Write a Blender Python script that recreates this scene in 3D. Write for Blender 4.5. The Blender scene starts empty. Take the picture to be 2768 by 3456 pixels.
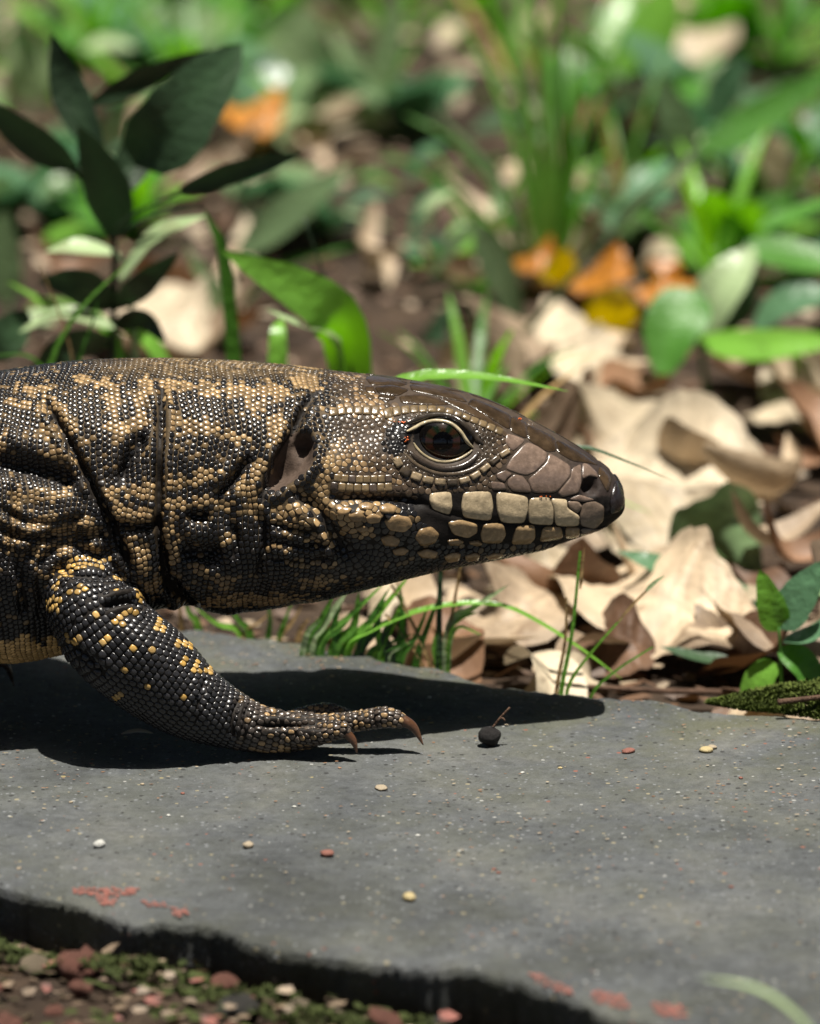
import bpy, bmesh, math, random
import numpy as np
from mathutils import Vector, Matrix, noise
from mathutils.kdtree import KDTree
from mathutils.bvhtree import BVHTree

SC = bpy.context.scene
COL = SC.collection
R = math.radians
random.seed(7)
RNG = np.random.default_rng(11)

# ------------------------------------------------------------------ camera
PITCH = R(16.0)
DIST = 1.8                      # metres from lens to the lizard's flank
KPX = 6551.0                    # photo pixels (1727 px wide picture) per metre there
CP, SP = math.cos(PITCH), math.sin(PITCH)
FWD = np.array([0.0, CP, -SP]); UPV = np.array([0.0, SP, CP]); RGT = np.array([1.0, 0, 0])
TGT = np.array([0.0, 0.0, 0.0666])
CAM = TGT - DIST * FWD
cam_d = bpy.data.cameras.new('camera')
cam = bpy.data.objects.new('camera', cam_d)
COL.objects.link(cam)
cam.location = CAM
cam.rotation_euler = (math.pi / 2 - PITCH, 0, 0)
cam_d.sensor_fit = 'VERTICAL'
cam_d.sensor_height = 24.0
cam_d.sensor_width = 24.0
cam_d.lens = 24.0 * DIST / (2156 / KPX)
cam_d.clip_start = 0.05
cam_d.clip_end = 200
cam_d.dof.use_dof = True
cam_d.dof.focus_distance = DIST - 0.035
cam_d.dof.aperture_fstop = 5.8
cam_d.dof.aperture_blades = 7
SC.camera = cam

# ------------------------------------------------------------------ light
SUN_DIR = Vector((0.075, -0.125, 1.0)).normalized()     # towards the sun
elev = math.asin(SUN_DIR.z)
azim = math.atan2(SUN_DIR.x, SUN_DIR.y)
w = bpy.data.worlds.new('World'); SC.world = w; w.use_nodes = True
nt = w.node_tree; nt.nodes.clear()
sky = nt.nodes.new('ShaderNodeTexSky'); sky.sky_type = 'NISHITA'; sky.sun_disc = False
sky.sun_elevation = elev; sky.sun_rotation = azim
sky.dust_density = 3.0; sky.air_density = 0.8
bg = nt.nodes.new('ShaderNodeBackground'); bg.inputs['Strength'].default_value = 0.05
wo = nt.nodes.new('ShaderNodeOutputWorld')
nt.links.new(sky.outputs[0], bg.inputs[0]); nt.links.new(bg.outputs[0], wo.inputs[0])
sl = bpy.data.lights.new('sun', 'SUN'); sl.energy = 5.0; sl.angle = R(0.53); sl.color = (1.0, 0.95, 0.86)
so = bpy.data.objects.new('sun', sl); COL.objects.link(so)
so.rotation_euler = SUN_DIR.to_track_quat('Z', 'Y').to_euler()
so.location = (0.5, -1, 5)
SC.view_settings.view_transform = 'Standard'
SC.view_settings.look = 'None'
SC.view_settings.exposure = 0.82
SC.view_settings.gamma = 1
SC.view_settings.use_curve_mapping = False
SC.cycles.use_denoising = True
SC.cycles.max_bounces = 6
SC.cycles.transparent_max_bounces = 6
SC.cycles.sample_clamp_indirect = 4

# ------------------------------------------------------------------ pixels <-> places
def proj(p):
    """world points (N,3) -> picture coordinates in the 1727 px wide photo"""
    v = np.asarray(p, float) - CAM
    d = v @ FWD
    return np.stack([863.5 + (v @ RGT) * DIST / d * KPX, 1078 - (v @ UPV) * DIST / d * KPX], -1)
def ray(dx, dy):
    r = FWD * DIST + RGT * (dx - 863.5) / KPX + UPV * (1078 - dy) / KPX
    return r
def at_y(dx, dy, Y):
    r = ray(dx, dy); t = (Y - CAM[1]) / r[1]
    return CAM + r * t
def at_z(dx, dy, Z):
    r = ray(dx, dy); t = (Z - CAM[2]) / r[2]
    return CAM + r * t
def c1(x, y): return (717.5 + .36127 * x, 748.7 + .36127 * y)     # close-up of the head
def c2(x, y): return (.43352 * x, 717.5 + .43352 * y)             # close-up of the neck
def c3(x, y): return (.54191 * x, 1123.0 + .54191 * y)            # close-up of the leg
def m1(l): return [c1(*q[:2]) for q in l]
def m2(l): return [c2(*q[:2]) for q in l]
def m3(l): return [c3(*q[:2]) for q in l]

# ------------------------------------------------------------------ object helpers
def link(o, parent=None):
    COL.objects.link(o)
    if parent is not None: o.parent = parent
    return o
def tag(o, label=None, cat=None, group=None, kind=None):
    if label: o['label'] = label
    if cat: o['category'] = cat
    if group: o['group'] = group
    if kind: o['kind'] = kind
    return o
def empty(name, loc=(0, 0, 0), rot=(0, 0, 0)):
    o = bpy.data.objects.new(name, None); o.empty_display_size = 0.02
    o.location = loc; o.rotation_euler = rot
    COL.objects.link(o); return o
def mesh(name, verts, faces, mat, smooth=True, cols=None):
    me = bpy.data.meshes.new(name)
    me.from_pydata([tuple(map(float, v)) for v in verts], [], [tuple(map(int, f)) for f in faces])
    if smooth: me.polygons.foreach_set('use_smooth', [True] * len(me.polygons))
    if mat is not None: me.materials.append(mat)
    if cols is not None:
        a = me.color_attributes.new('Col', 'FLOAT_COLOR', 'POINT')
        c = np.ones((len(verts), 4), np.float32); c[:, :3] = cols
        a.data.foreach_set('color', c.ravel())
    me.update(); return me
def fast_mesh(name, V, T, mat, cols=None, n=3):
    """V (N,3) float, T (M,n) int arrays, quick build of a big mesh"""
    me = bpy.data.meshes.new(name)
    V = np.asarray(V, np.float32); T = np.asarray(T, np.int32)
    me.vertices.add(len(V)); me.vertices.foreach_set('co', V.ravel())
    me.loops.add(T.size); me.loops.foreach_set('vertex_index', T.ravel())
    me.polygons.add(len(T))
    me.polygons.foreach_set('loop_start', np.arange(0, T.size, n, dtype=np.int32))
    me.polygons.foreach_set('use_smooth', np.ones(len(T), bool))
    me.update(calc_edges=True)
    me.validate()
    if cols is not None:
        a = me.color_attributes.new('Col', 'FLOAT_COLOR', 'POINT')
        c = np.ones((len(V), 4), np.float32); c[:, :3] = cols
        a.data.foreach_set('color', c.ravel())
    if mat is not None: me.materials.append(mat)
    return me
def obj(name, me, parent=None):
    o = bpy.data.objects.new(name, me); return link(o, parent)

# ------------------------------------------------------------------ materials
def nodes(name):
    m = bpy.data.materials.new(name); m.use_nodes = True
    t = m.node_tree; t.nodes.clear()
    out = t.nodes.new('ShaderNodeOutputMaterial')
    return m, t, out
def N(t, kind, **kw):
    n = t.nodes.new(kind)
    for k, v in kw.items():
        if k in n.inputs: n.inputs[k].default_value = v
        else: setattr(n, k, v)
    return n
def ramp(t, fac, stops):
    r = t.nodes.new('ShaderNodeValToRGB')
    e = r.color_ramp.elements
    while len(e) < len(stops): e.new(0.5)
    for k, (p, c) in enumerate(stops):
        e[k].position = p; e[k].color = (*c, 1) if len(c) == 3 else c
    t.links.new(fac, r.inputs[0]); return r
def mixc(t, fac, a, b, mode='MIX'):
    m = t.nodes.new('ShaderNodeMix'); m.data_type = 'RGBA'; m.blend_type = mode
    for sock, v in ((m.inputs[0], fac), (m.inputs[6], a), (m.inputs[7], b)):
        if hasattr(v, 'is_linked'): t.links.new(v, sock)
        elif isinstance(v, (int, float)): sock.default_value = v
        else: sock.default_value = (*v, 1)
    return m.outputs[2]
def mathn(t, op, a, b=0.0):
    m = t.nodes.new('ShaderNodeMath'); m.operation = op
    for sock, v in ((m.inputs[0], a), (m.inputs[1], b)):
        if hasattr(v, 'is_linked'): t.links.new(v, sock)
        else: sock.default_value = v
    return m.outputs[0]
def tex(t, kind, scale, vec=None, **kw):
    n = t.nodes.new(kind); n.inputs['Scale'].default_value = scale
    for k, v in kw.items():
        if k in n.inputs: n.inputs[k].default_value = v
        else: setattr(n, k, v)
    if vec is not None: t.links.new(vec, n.inputs['Vector'])
    return n
def bump(t, h, dist, strength=1.0):
    b = t.nodes.new('ShaderNodeBump'); b.inputs['Distance'].default_value = dist
    b.inputs['Strength'].default_value = strength
    t.links.new(h, b.inputs['Height']); return b.outputs[0]
def objco(t):
    return t.nodes.new('ShaderNodeTexCoord').outputs['Object']

def skin_material(name, rough, var, bump_s=0.00006, scale=2500, attr='Col', spec=0.5, coat=0.0):
    m, t, out = nodes(name)
    b = N(t, 'ShaderNodeBsdfPrincipled', Roughness=rough)
    b.inputs['Specular IOR Level'].default_value = spec
    if coat: b.inputs['Coat Weight'].default_value = coat; b.inputs['Coat Roughness'].default_value = 0.15
    at = t.nodes.new('ShaderNodeVertexColor'); at.layer_name = attr
    co = objco(t)
    n1 = tex(t, 'ShaderNodeTexNoise', scale * .35, co, Detail=4.0)
    v = ramp(t, n1.outputs[0], [(.25, (1 - var,) * 3), (.75, (1 + var,) * 3)])
    c = mixc(t, 1.0, at.outputs[0], v.outputs[0], 'MULTIPLY')
    t.links.new(c, b.inputs['Base Color'])
    n2 = tex(t, 'ShaderNodeTexNoise', scale, co, Detail=3.0)
    t.links.new(bump(t, n2.outputs[0], bump_s), b.inputs['Normal'])
    rr = ramp(t, n1.outputs[0], [(.2, (rough * .75,) * 3), (.8, (min(1, rough * 1.35),) * 3)])
    t.links.new(rr.outputs[0], b.inputs['Roughness'])
    t.links.new(b.outputs[0], out.inputs[0]); return m
MAT = {}
MAT['skin'] = skin_material('lizard_skin', .6, .3, .0001, 1800, spec=.18)
MAT['scale'] = skin_material('lizard_scale', .23, .22)
MAT['shield'] = skin_material('lizard_head_shield', .24, .35, .00008, 1500, coat=.15)
MAT['crown_shield'] = skin_material('lizard_crown_shield', .15, .45, .00022, 900, coat=.3, spec=.4)
def eye_material():
    m, t, out = nodes('lizard_eye')
    b = N(t, 'ShaderNodeBsdfPrincipled', Roughness=.04)
    b.inputs['Specular IOR Level'].default_value = .35
    at = t.nodes.new('ShaderNodeVertexColor'); at.layer_name = 'Col'
    t.links.new(at.outputs[0], b.inputs['Base Color'])
    t.links.new(b.outputs[0], out.inputs[0]); return m
MAT['eye'] = eye_material()
# ------------------------------------------------------------------ the lizard: trunk, neck and head as rings
# picture column, upper outline, lower outline (1727 px picture), half width (mm), height of widest point
PROF = [(-60, 790, 1394, 50, .58), (0, 784, 1390, 49, .58), (60, 774, 1386, 47, .58), (130, 764, 1374, 45, .57),
        (190, 760, 1345, 43.5, .56), (250, 757, 1322, 42.5, .56), (330, 756, 1272, 41.5, .55), (400, 757, 1266, 41, .55), (450, 759, 1287, 41, .56),
        (520, 763, 1284, 40, .57), (600, 769, 1271, 39, .58), (700, 782, 1252, 37.5, .60), (780, 789, 1232, 36, .61),
        (850, 798, 1214, 33, .62), (900, 808, 1202, 30.5, .62), (960, 819, 1190, 26.5, .60), (1020, 838, 1180, 23.5, .58),
        (1080, 865, 1169, 20.8, .58), (1140, 897, 1155, 18, .58), (1200, 929, 1139, 15.2, .57), (1250, 960, 1119, 12.4, .55),
        (1280, 985, 1104, 10.2, .54), (1298, 1007, 1092, 8.2, .52), (1308, 1026, 1084, 6.2, .5), (1313, 1042, 1077, 4.2, .5), (1316, 1056, 1068, 1.5, .5)]
TAIL = [(-.50, .072, .014, .043, .6), (-.36, .098, .011, .056, .6), (-.25, .108, .010, .056, .6)]
BACK = [(-1.02, .0042, .0006, .0018), (-.90, .012, .0006, .006), (-.75, .024, .0006, .0125), (-.62, .042, .001, .022), (-.50, .068, .008, .036), (-.42, .090, .012, .050), (-.30, .106, .011, .056), (-.20, .110, .011, .053)]
def x_of(X): return (X - 863.5) / KPX
sx, szt, szb, sw, sf = [], [], [], [], []
for (x, zt, zb, wd) in BACK:
    sx.append(x); szt.append(zt); szb.append(zb); sw.append(wd); sf.append(.6)
for (X, tp, bt, wd, fr) in PROF:
    wd *= .001 * (.90 if X < 560 else .90 + .10 * min(1, (X - 560) / 200))
    H = (bt - tp) / 2 / KPX
    a = math.sqrt(max(H * H - (wd * SP) ** 2, 1e-8)) / CP
    zc = at_y(X, (tp + bt) / 2, 0.0)[2]
    sx.append(x_of(X)); szt.append(zc + a); szb.append(zc - a); sw.append(wd); sf.append(fr)
xs = [-1.02 + 0.0 * i for i in range(0)]
xs = list(np.arange(-1.02, -.21, .0025)) + list(np.arange(-.21, x_of(1290), .0006)) + list(np.linspace(x_of(1290), x_of(1316), 16))
xs = np.array(xs)
def sm(vals, win=9):
    """interpolate along the spine, then smooth a little (ends stay put)"""
    v = np.interp(xs, sx, vals)
    for _ in range(3):
        k = np.ones(2 * win + 1) / (2 * win + 1)
        p = np.pad(v, win, mode='edge'); s = np.convolve(p, k, 'valid')
        m = np.clip((x_of(1285) - xs) / .006, 0, 1)
        v = v * (1 - m) + s * m
    return v
ZT, ZB, WD, FR = sm(szt), sm(szb, 7), sm(sw), sm(sf)
NA = 380
th = np.linspace(0, 2 * np.pi, NA, endpoint=False)       # 0 = top, then down the near side
n_top, n_bot = 2.15, 2.25
ct, st_ = np.cos(th), np.sin(th)
def sp(v, n): return np.sign(v) * np.abs(v) ** (2.0 / n)
nx = len(xs)
ZW = ZT - (ZT - ZB) * FR                                  # height where it is widest
up = ct >= 0
yy = np.where(up, sp(st_, n_top), sp(st_, n_bot))
zz_up, zz_dn = sp(np.maximum(ct, 0), n_top), sp(np.maximum(-ct, 0), n_bot)
G = np.zeros((nx, NA, 3))
G[..., 0] = xs[:, None]
G[..., 1] = -WD[:, None] * yy[None]
G[..., 2] = ZW[:, None] + (ZT - ZW)[:, None] * zz_up[None] - (ZW - ZB)[:, None] * zz_dn[None]

def grid_normals(G):
    du = np.gradient(G, axis=0)
    dv = np.roll(G, -1, 1) - np.roll(G, 1, 1)
    n = np.cross(dv, du)
    n /= np.linalg.norm(n, axis=-1, keepdims=True) + 1e-12
    c = G.mean(1, keepdims=True)
    s = np.sign(((G - c) * n).sum(-1).mean())
    return n * s

# ---- relief drawn in picture coordinates on the near flank and mirrored to the far one
def near_px(P):
    Q = np.array(P, float).copy(); Q[..., 1] = -np.abs(Q[..., 1])
    return proj(Q.reshape(-1, 3)).reshape(Q.shape[:-1] + (2,))
def pl_dist(px, pts):
    """distance, signed side and parameter 0..1 along a polyline"""
    best = np.full(px.shape[:-1], 1e9); par = np.zeros_like(best); side = np.zeros_like(best)
    pts = np.array(pts, float)
    L = np.linalg.norm(np.diff(pts, axis=0), axis=1); cum = np.concatenate([[0], np.cumsum(L)])
    for i in range(len(pts) - 1):
        a, b = pts[i], pts[i + 1]; ab = b - a
        ap = px - a
        tt = np.clip((ap @ ab) / (ab @ ab + 1e-9), 0, 1)
        d = np.linalg.norm(ap - tt[..., None] * ab, axis=-1)
        cr = ab[0] * ap[..., 1] - ab[1] * ap[..., 0]
        m = d < best
        best = np.where(m, d, best); par = np.where(m, (cum[i] + tt * L[i]) / cum[-1], par)
        side = np.where(m, np.sign(cr), side)
    return best, side, par
def smooth_pl(pts, n=4):
    pts = np.array(pts, float)
    for _ in range(2):
        q = [pts[0]]
        for a, b in zip(pts[:-1], pts[1:]): q += [a * .75 + b * .25, a * .25 + b * .75]
        q.append(pts[-1]); pts = np.array(q)
    return pts
def ell(px, c, rx, ry, rot=0.0):
    d = px - np.array(c); a = R(rot)
    u = d[..., 0] * math.cos(a) + d[..., 1] * math.sin(a); v = -d[..., 0] * math.sin(a) + d[..., 1] * math.cos(a)
    return np.sqrt((u / rx) ** 2 + (v / ry) ** 2)
# grooves: points, depth mm, half width px, lip mm on the + side / - side, lip offset px
GROOVES = [
    (m2([(800, 130), (785, 250), (775, 560), (772, 780), (775, 930), (800, 1100), (815, 1230)]), 4.6, 7, 1.0, 1.5, 18),
    (m2([(190, 250), (300, 420), (380, 570), (440, 690), (520, 830), (590, 980), (640, 1120)]), 4.8, 9, 2.2, .6, 20),
    (m2([(1620, 180), (1500, 280), (1440, 410), (1370, 520), (1310, 650), (1265, 790)]), 4.4, 8, 1.2, 1.0, 20),
    (m2([(700, 450), (640, 560), (570, 700)]), 3.0, 15, .9, .9, 30),
    (m2([(1220, 560), (1150, 660), (1075, 750)]), 2.8, 11, 1.5, .6, 22),
    (m2([(900, 850), (960, 860), (1020, 850)]), 3.0, 12, .6, .5, 26),
    (m2([(880, 1010), (960, 1040), (1080, 1030)]), 3.2, 17, .6, .4, 34),
    (m2([(-60, 590), (80, 600), (220, 640), (400, 690)]), 4.5, 24, .8, 1.2, 46),
    (m2([(420, 720), (470, 830), (520, 950), (560, 1050)]), 3.2, 16, .6, 1.4, 26),
    (m2([(820, 1150), (850, 1210), (930, 1270), (945, 1320)]), 6.0, 15, 1.2, 1.2, 26),
    (m2([(540, 880), (660, 905), (770, 890)]), 2.6, 8, .6, .9, 18),
    (m2([(1250, 820), (1290, 900), (1290, 1010), (1240, 1160)]), 1.6, 9, .5, .7, 16),
    (m2([(1130, 880), (1150, 960), (1140, 1060)]), 1.6, 9, .5, .5, 16),
    (m2([(1440, 740), (1530, 800), (1600, 890), (1660, 1000), (1690, 1080)]), 2.0, 15, 1.8, .2, 26),
    (m2([(1290, 880), (1400, 910), (1580, 925)]), 1.3, 6, .5, .5, 12),
    (m2([(1300, 960), (1420, 985), (1620, 990)]), 1.1, 6, .5, .5, 12),
    (m2([(1300, 1040), (1450, 1060), (1640, 1060)]), .9, 6, .5, .4, 12),
    # wrinkles gathering at the shoulder
    (m2([(-20, 800), (60, 850), (160, 900), (300, 880), (420, 850)]), 1.7, 8, .9, .9, 16),
    (m2([(-20, 900), (60, 940), (160, 960), (250, 930), (390, 900)]), 2.2, 9, 1.0, 1.0, 18),
    (m2([(60, 700), (75, 850), (60, 1000), (80, 1160)]), 1.8, 9, .8, .8, 18),
    (m2([(110, 1080), (170, 1000), (250, 950), (400, 950), (520, 955)]), 3.0, 13, 1.5, .8, 22),
    (m2([(160, 1120), (215, 1040), (300, 990), (400, 1000), (540, 1060)]), 2.8, 12, 1.2, .9, 22),
    (m2([(100, 1080), (130, 1200), (120, 1330)]), 2.4, 13, .9, .9, 24),
    (m2([(170, 1130), (190, 1230), (200, 1350)]), 2.0, 11, .8, .8, 20),
    # mouth
    (m1([(1640, 915), (1500, 985), (1380, 995), (1100, 985), (900, 965), (700, 940), (560, 900), (480, 862), (350, 832), (150, 822), (-30, 820), (-120, 800)]), 1.3, 3.6, .3, .5, 11),
    (m1([(500, 870), (380, 850), (200, 838), (40, 840), (-80, 830)]), 2.0, 10, .0, 1.4, 24),
    # crease behind the snout shields and under the lower lip
    (m1([(330, 240), (300, 330), (250, 400), (290, 540), (310, 640), (360, 720)]), .7, 4, .3, .3, 9),
    (m1([(420, 1110), (620, 1115), (900, 1110), (1300, 1085), (1500, 1040)]), 1.0, 8, .4, .2, 14),
    (m1([(1590, 700), (1560, 820), (1545, 920)]), .7, 3.5, .5, .3, 8),
]
BLOBS = [  # centre, rx, ry, rot, mm (gaussian)
    (c1(80, 950), 75, 38, 8, 2.6), (c1(420, 1010), 60, 28, 18, 1.6), (c1(-150, 650), 80, 55, 0, 2.0),
    (c1(100, 1110), 95, 32, 10, -1.8), (c1(120, 450), 60, 36, 0, -1.2),
    (c2(1420, 1000), 60, 60, 0, 2.0), (c2(950, 500), 70, 50, 0, 1.2), (c2(1020, 1180), 55, 34, 0, 2.4), (c2(690, 1120), 28, 60, -10, 3.0),
    (c2(480, 480), 45, 70, -20, 1.2), (c2(120, 480), 60, 50, 0, 1.0), (c2(620, 780), 50, 40, 0, 1.2), (c2(840, 760), 28, 60, 0, .8),
    (c2(380, 820), 60, 40, 0, 1.5), (c2(120, 1020), 40, 60, 0, 2.0),
    (c1(590, 300), 90, 16, 14, 1.1), (c1(900, 440), 60, 14, 32, 1.0), (c1(1170, 680), 55, 45, 0, .5),
]
EYE_C = c1(592, 498)
EAR = m2([(1432, 445), (1505, 445), (1535, 500), (1520, 595), (1480, 650), (1400, 700), (1330, 745), (1296, 715), (1330, 590), (1390, 490)])
def inside_poly(px, poly):
    x, y = px[..., 0], px[..., 1]; ins = np.zeros(x.shape, bool)
    j = len(poly) - 1
    for i in range(len(poly)):
        xi, yi = poly[i]; xj, yj = poly[j]
        c = ((yi > y) != (yj > y)) & (x < (xj - xi) * (y - yi) / (yj - yi + 1e-12) + xi)
        ins ^= c; j = i
    return ins
def relief(px):
    h = np.zeros(px.shape[:-1])
    for pts, dep, wd, lp, lm, off in GROOVES:
        d, s, t = pl_dist(px, smooth_pl(pts))
        fade = np.clip(np.minimum(t, 1 - t) / .14, 0, 1) ** .7
        g = -dep * np.exp(-(d / wd) ** 2)
        lip = np.where(s > 0, lp, lm) * np.exp(-((d - off) / (off * .55)) ** 2)
        h += (g + lip) * fade
    for c, rx, ry, rot, mm in BLOBS:
        h += mm * np.exp(-ell(px, c, rx, ry, rot) ** 2)
    e = ell(px, EYE_C, 62, 47, 12)
    h -= 3.4 * np.exp(-(e / .95) ** 4)
    h += .30 * np.cos((e - 1.05) * 24) * np.exp(-((e - 1.35) / .28) ** 2)
    h += 1.0 * np.exp(-((e - 1.30) / .18) ** 2) * (px[..., 1] < EYE_C[1])
    # ear opening: a pit with a steep edge
    q = np.array(EAR); d, s, t = pl_dist(px, list(EAR) + [EAR[0]])
    ins = inside_poly(px, EAR)
    sd = np.where(ins, d, -d)
    h -= (7.0 + 2.5 * np.clip((c2(1420, 0)[0] - px[..., 0]) / 30, 0, 1)) * (1 / (1 + np.exp(-(sd - 8) / 3.0)))
    h += 1.0 * np.exp(-((sd + 9) / 8) ** 2)
    # nostril
    e = ell(px, c1(1450, 768), 17, 21, 20)
    h -= 3.4 * np.exp(-(e / .85) ** 4); h += .5 * np.exp(-((e - 1.35) / .3) ** 2)
    # a little unevenness of the loose neck skin
    x, y = px[..., 0], px[..., 1]
    wv = np.clip((760 - x) / 120, 0, 1)
    h += wv * (.35 * np.sin(x * .061 + y * .013) + .3 * np.sin(y * .047 - x * .021 + 1.3) + .22 * np.sin(x * .11 - y * .05))
    return h
NG = grid_normals(G)
near = slice(None)
sub = (xs > -.24)
D = np.zeros((nx, NA))
PXG = near_px(G[sub])
D[sub] = relief(PXG) * .001
fade_back = np.clip((xs + .22) / .03, 0, 1)[:, None]
fade_nose = np.clip((x_of(1314) - xs) / .002, 0, 1)[:, None]
# fade the relief on the underside and past the back's outline where the picture shows nothing
edge_fade = np.clip((np.pi * .93 - np.minimum(th, 2 * np.pi - th)) / .25, 0, 1) * np.clip((np.minimum(th, 2 * np.pi - th) - .30) / .40, 0, 1)
D *= fade_back * fade_nose * edge_fade[None]
GD = G + NG * D[..., None]
def bend(P):
    P = np.array(P, float).copy()
    k = np.maximum(0, -.17 - P[..., 0])
    P[..., 1] += .55 * k ** 2 / (k + .25)
    return P
GB = bend(GD)
body_v = GB.reshape(-1, 3).tolist(); body_f = []
idx = np.arange(nx * NA).reshape(nx, NA)
q = np.stack([idx[:-1], np.roll(idx, -1, 1)[:-1], np.roll(idx, -1, 1)[1:], idx[1:]], -1).reshape(-1, 4)
body_f = q.tolist()
for row in (0, nx - 1):
    body_v.append(GB[row].mean(0).tolist()); ci = len(body_v) - 1
    for k in range(NA): body_f.append((idx[row, k], idx[row, (k + 1) % NA], ci) if row else (idx[row, (k + 1) % NA], idx[row, k], ci))

# ---- limbs: tapered sweeps that are fused with the trunk afterwards
def catmull(pts, n):
    pts = [np.array(p, float) for p in pts]; out = []
    P = [2 * pts[0] - pts[1]] + pts + [2 * pts[-1] - pts[-2]]
    for i in range(1, len(P) - 2):
        for k in range(n):
            t = k / n
            out.append(.5 * ((2 * P[i]) + (-P[i - 1] + P[i + 1]) * t + (2 * P[i - 1] - 5 * P[i] + 4 * P[i + 1] - P[i + 2]) * t * t + (-P[i - 1] + 3 * P[i] - 3 * P[i + 1] + P[i + 2]) * t ** 3))
    out.append(P[-2]); return np.array(out)
def sweep(path, ns=24, flat=1.0):
    """path rows x,y,z,r ; returns grid (len,ns,3)"""
    C = path[:, :3]; r = path[:, 3]
    T = np.gradient(C, axis=0); T /= np.linalg.norm(T, axis=1, keepdims=True)
    up = np.array([0, -.35, 1.0]); g = []
    for i in range(len(C)):
        a = np.cross(T[i], up); a /= np.linalg.norm(a) + 1e-9
        b = np.cross(a, T[i])
        ang = np.linspace(0, 2 * np.pi, ns, endpoint=False)
        g.append(C[i] + r[i] * (np.cos(ang)[:, None] * a + flat * np.sin(ang)[:, None] * b))
    return np.array(g), T
def add_grid(V, F, g):
    n, m = g.shape[:2]; b = len(V)
    V += g.reshape(-1, 3).tolist()
    for i in range(n - 1):
        for k in range(m):
            F.append((b + i * m + k, b + i * m + (k + 1) % m, b + (i + 1) * m + (k + 1) % m, b + (i + 1) * m + k))
    for i, rev in ((0, 1), (n - 1, 0)):
        V.append(g[i].mean(0).tolist()); ci = len(V) - 1
        for k in range(m):
            f = (b + i * m + k, b + i * m + (k + 1) % m, ci)
            F.append(f[::-1] if rev else f)
def P3(x, y, Y, r): # leg close-up pixel + depth + radius in close-up pixels
    p = at_y(*c3(x, y), Y); return [*p, r * .54191 / KPX]
LEG = catmull([P3(372, 60, -.012, 105), P3(360, 150, -.027, 128), P3(340, 262, -.0385, 160), P3(432, 402, -.0425, 182), P3(590, 535, -.0425, 180),
               P3(728, 642, -.0420, 152), P3(868, 712, -.0410, 117), P3(1000, 758, -.0405, 90), P3(1110, 772, -.0395, 76), P3(1210, 765, -.0395, 66), P3(1270, 757, -.0390, 48)], 10)
TOES = [
    catmull([P3(1170, 752, -.037, 46), P3(1290, 742, -.038, 40), P3(1400, 728, -.0385, 38), P3(1490, 715, -.0385, 39), P3(1545, 724, -.0385, 33), P3(1572, 740, -.0385, 20)], 8),
    catmull([P3(1130, 782, -.043, 44), P3(1230, 780, -.0455, 40), P3(1300, 765, -.0465, 37), P3(1340, 768, -.047, 29), P3(1352, 776, -.047, 16)], 8),
    catmull([P3(1120, 735, -.032, 42), P3(1210, 705, -.026, 36), P3(1275, 692, -.022, 32), P3(1330, 704, -.020, 28), P3(1370, 722, -.019, 18)], 8),
    catmull([P3(1080, 740, -.030, 42), P3(1140, 728, -.021, 36), P3(1190, 722, -.014, 30), P3(1225, 734, -.011, 22), P3(1240, 748, -.010, 14)], 8),
    catmull([P3(1030, 765, -.034, 42), P3(1020, 755, -.024, 34), P3(1030, 748, -.016, 28), P3(1040, 752, -.0125, 18)], 8),
]
def foreleg_pts(pts): return catmull([[*p] for p in pts], 8)
FAR_TIP = at_z(30, 1445, .0008)
LEG2 = foreleg_pts([(-.112, .018, .062, .015), (-.125, .040, .054, .0175), (-.160, .055, .040, .0165), (-.186, .050, .024, .012), (-.187, .040, .012, .0085), (-.176, .034, .0075, .0065), (-.166, .031, .006, .005)])
tx, ty = FAR_TIP[0], FAR_TIP[1]
TOES2 = [foreleg_pts([(-.178, .034, .007, .0045), (tx - .024, ty + .003, .008, .0033), (tx - .013, ty + .001, .009, .003), (tx - .0085, ty, .0082, .0022)]),
         foreleg_pts([(-.180, .040, .007, .0045), (-.160, .046, .0065, .0032), (-.148, .050, .0045, .0022)]),
         foreleg_pts([(-.180, .030, .006, .0045), (-.165, .020, .005, .003), (-.156, .014, .0035, .002)])]
def hind(sgn):
    base = np.array([-.46, .55 * .29 ** 2 / (.29 + .25), 0])
    pts = [(0, .018, .055, .020), (.02, .055, .050, .022), (.045, .085, .044, .018), (.01, .098, .026, .013), (-.025, .092, .010, .008), (.0, .096, .006, .007), (.035, .104, .005, .005), (.060, .112, .0035, .0022)]
    return foreleg_pts([(base[0] + a, base[1] + sgn * b, c, d) for a, b, c, d in pts])
LIMBS = [LEG, LEG2, hind(1), hind(-1)] + TOES + TOES2
for k, pth in enumerate(LIMBS):
    g, _ = sweep(pth, 40 if k < 2 else 20)
    add_grid(body_v, body_f, g)
raw = mesh('raw', body_v, body_f, None)
tmp = bpy.data.objects.new('tmp', raw); COL.objects.link(tmp)
rm = tmp.modifiers.new('r', 'REMESH'); rm.mode = 'VOXEL'; rm.voxel_size = .00085; rm.use_smooth_shade = True
s = tmp.modifiers.new('s', 'SMOOTH'); s.factor = .5; s.iterations = 3
dg = bpy.context.evaluated_depsgraph_get()
body_me = bpy.data.meshes.new_from_object(tmp.evaluated_get(dg))
body_me.name = 'body'
bpy.data.objects.remove(tmp)
nv = len(body_me.vertices)
BV = np.empty(nv * 3, np.float32); body_me.vertices.foreach_get('co', BV); BV = BV.reshape(-1, 3).astype(float)
body_me.polygons.foreach_set('use_smooth', np.ones(len(body_me.polygons), bool))
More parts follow.
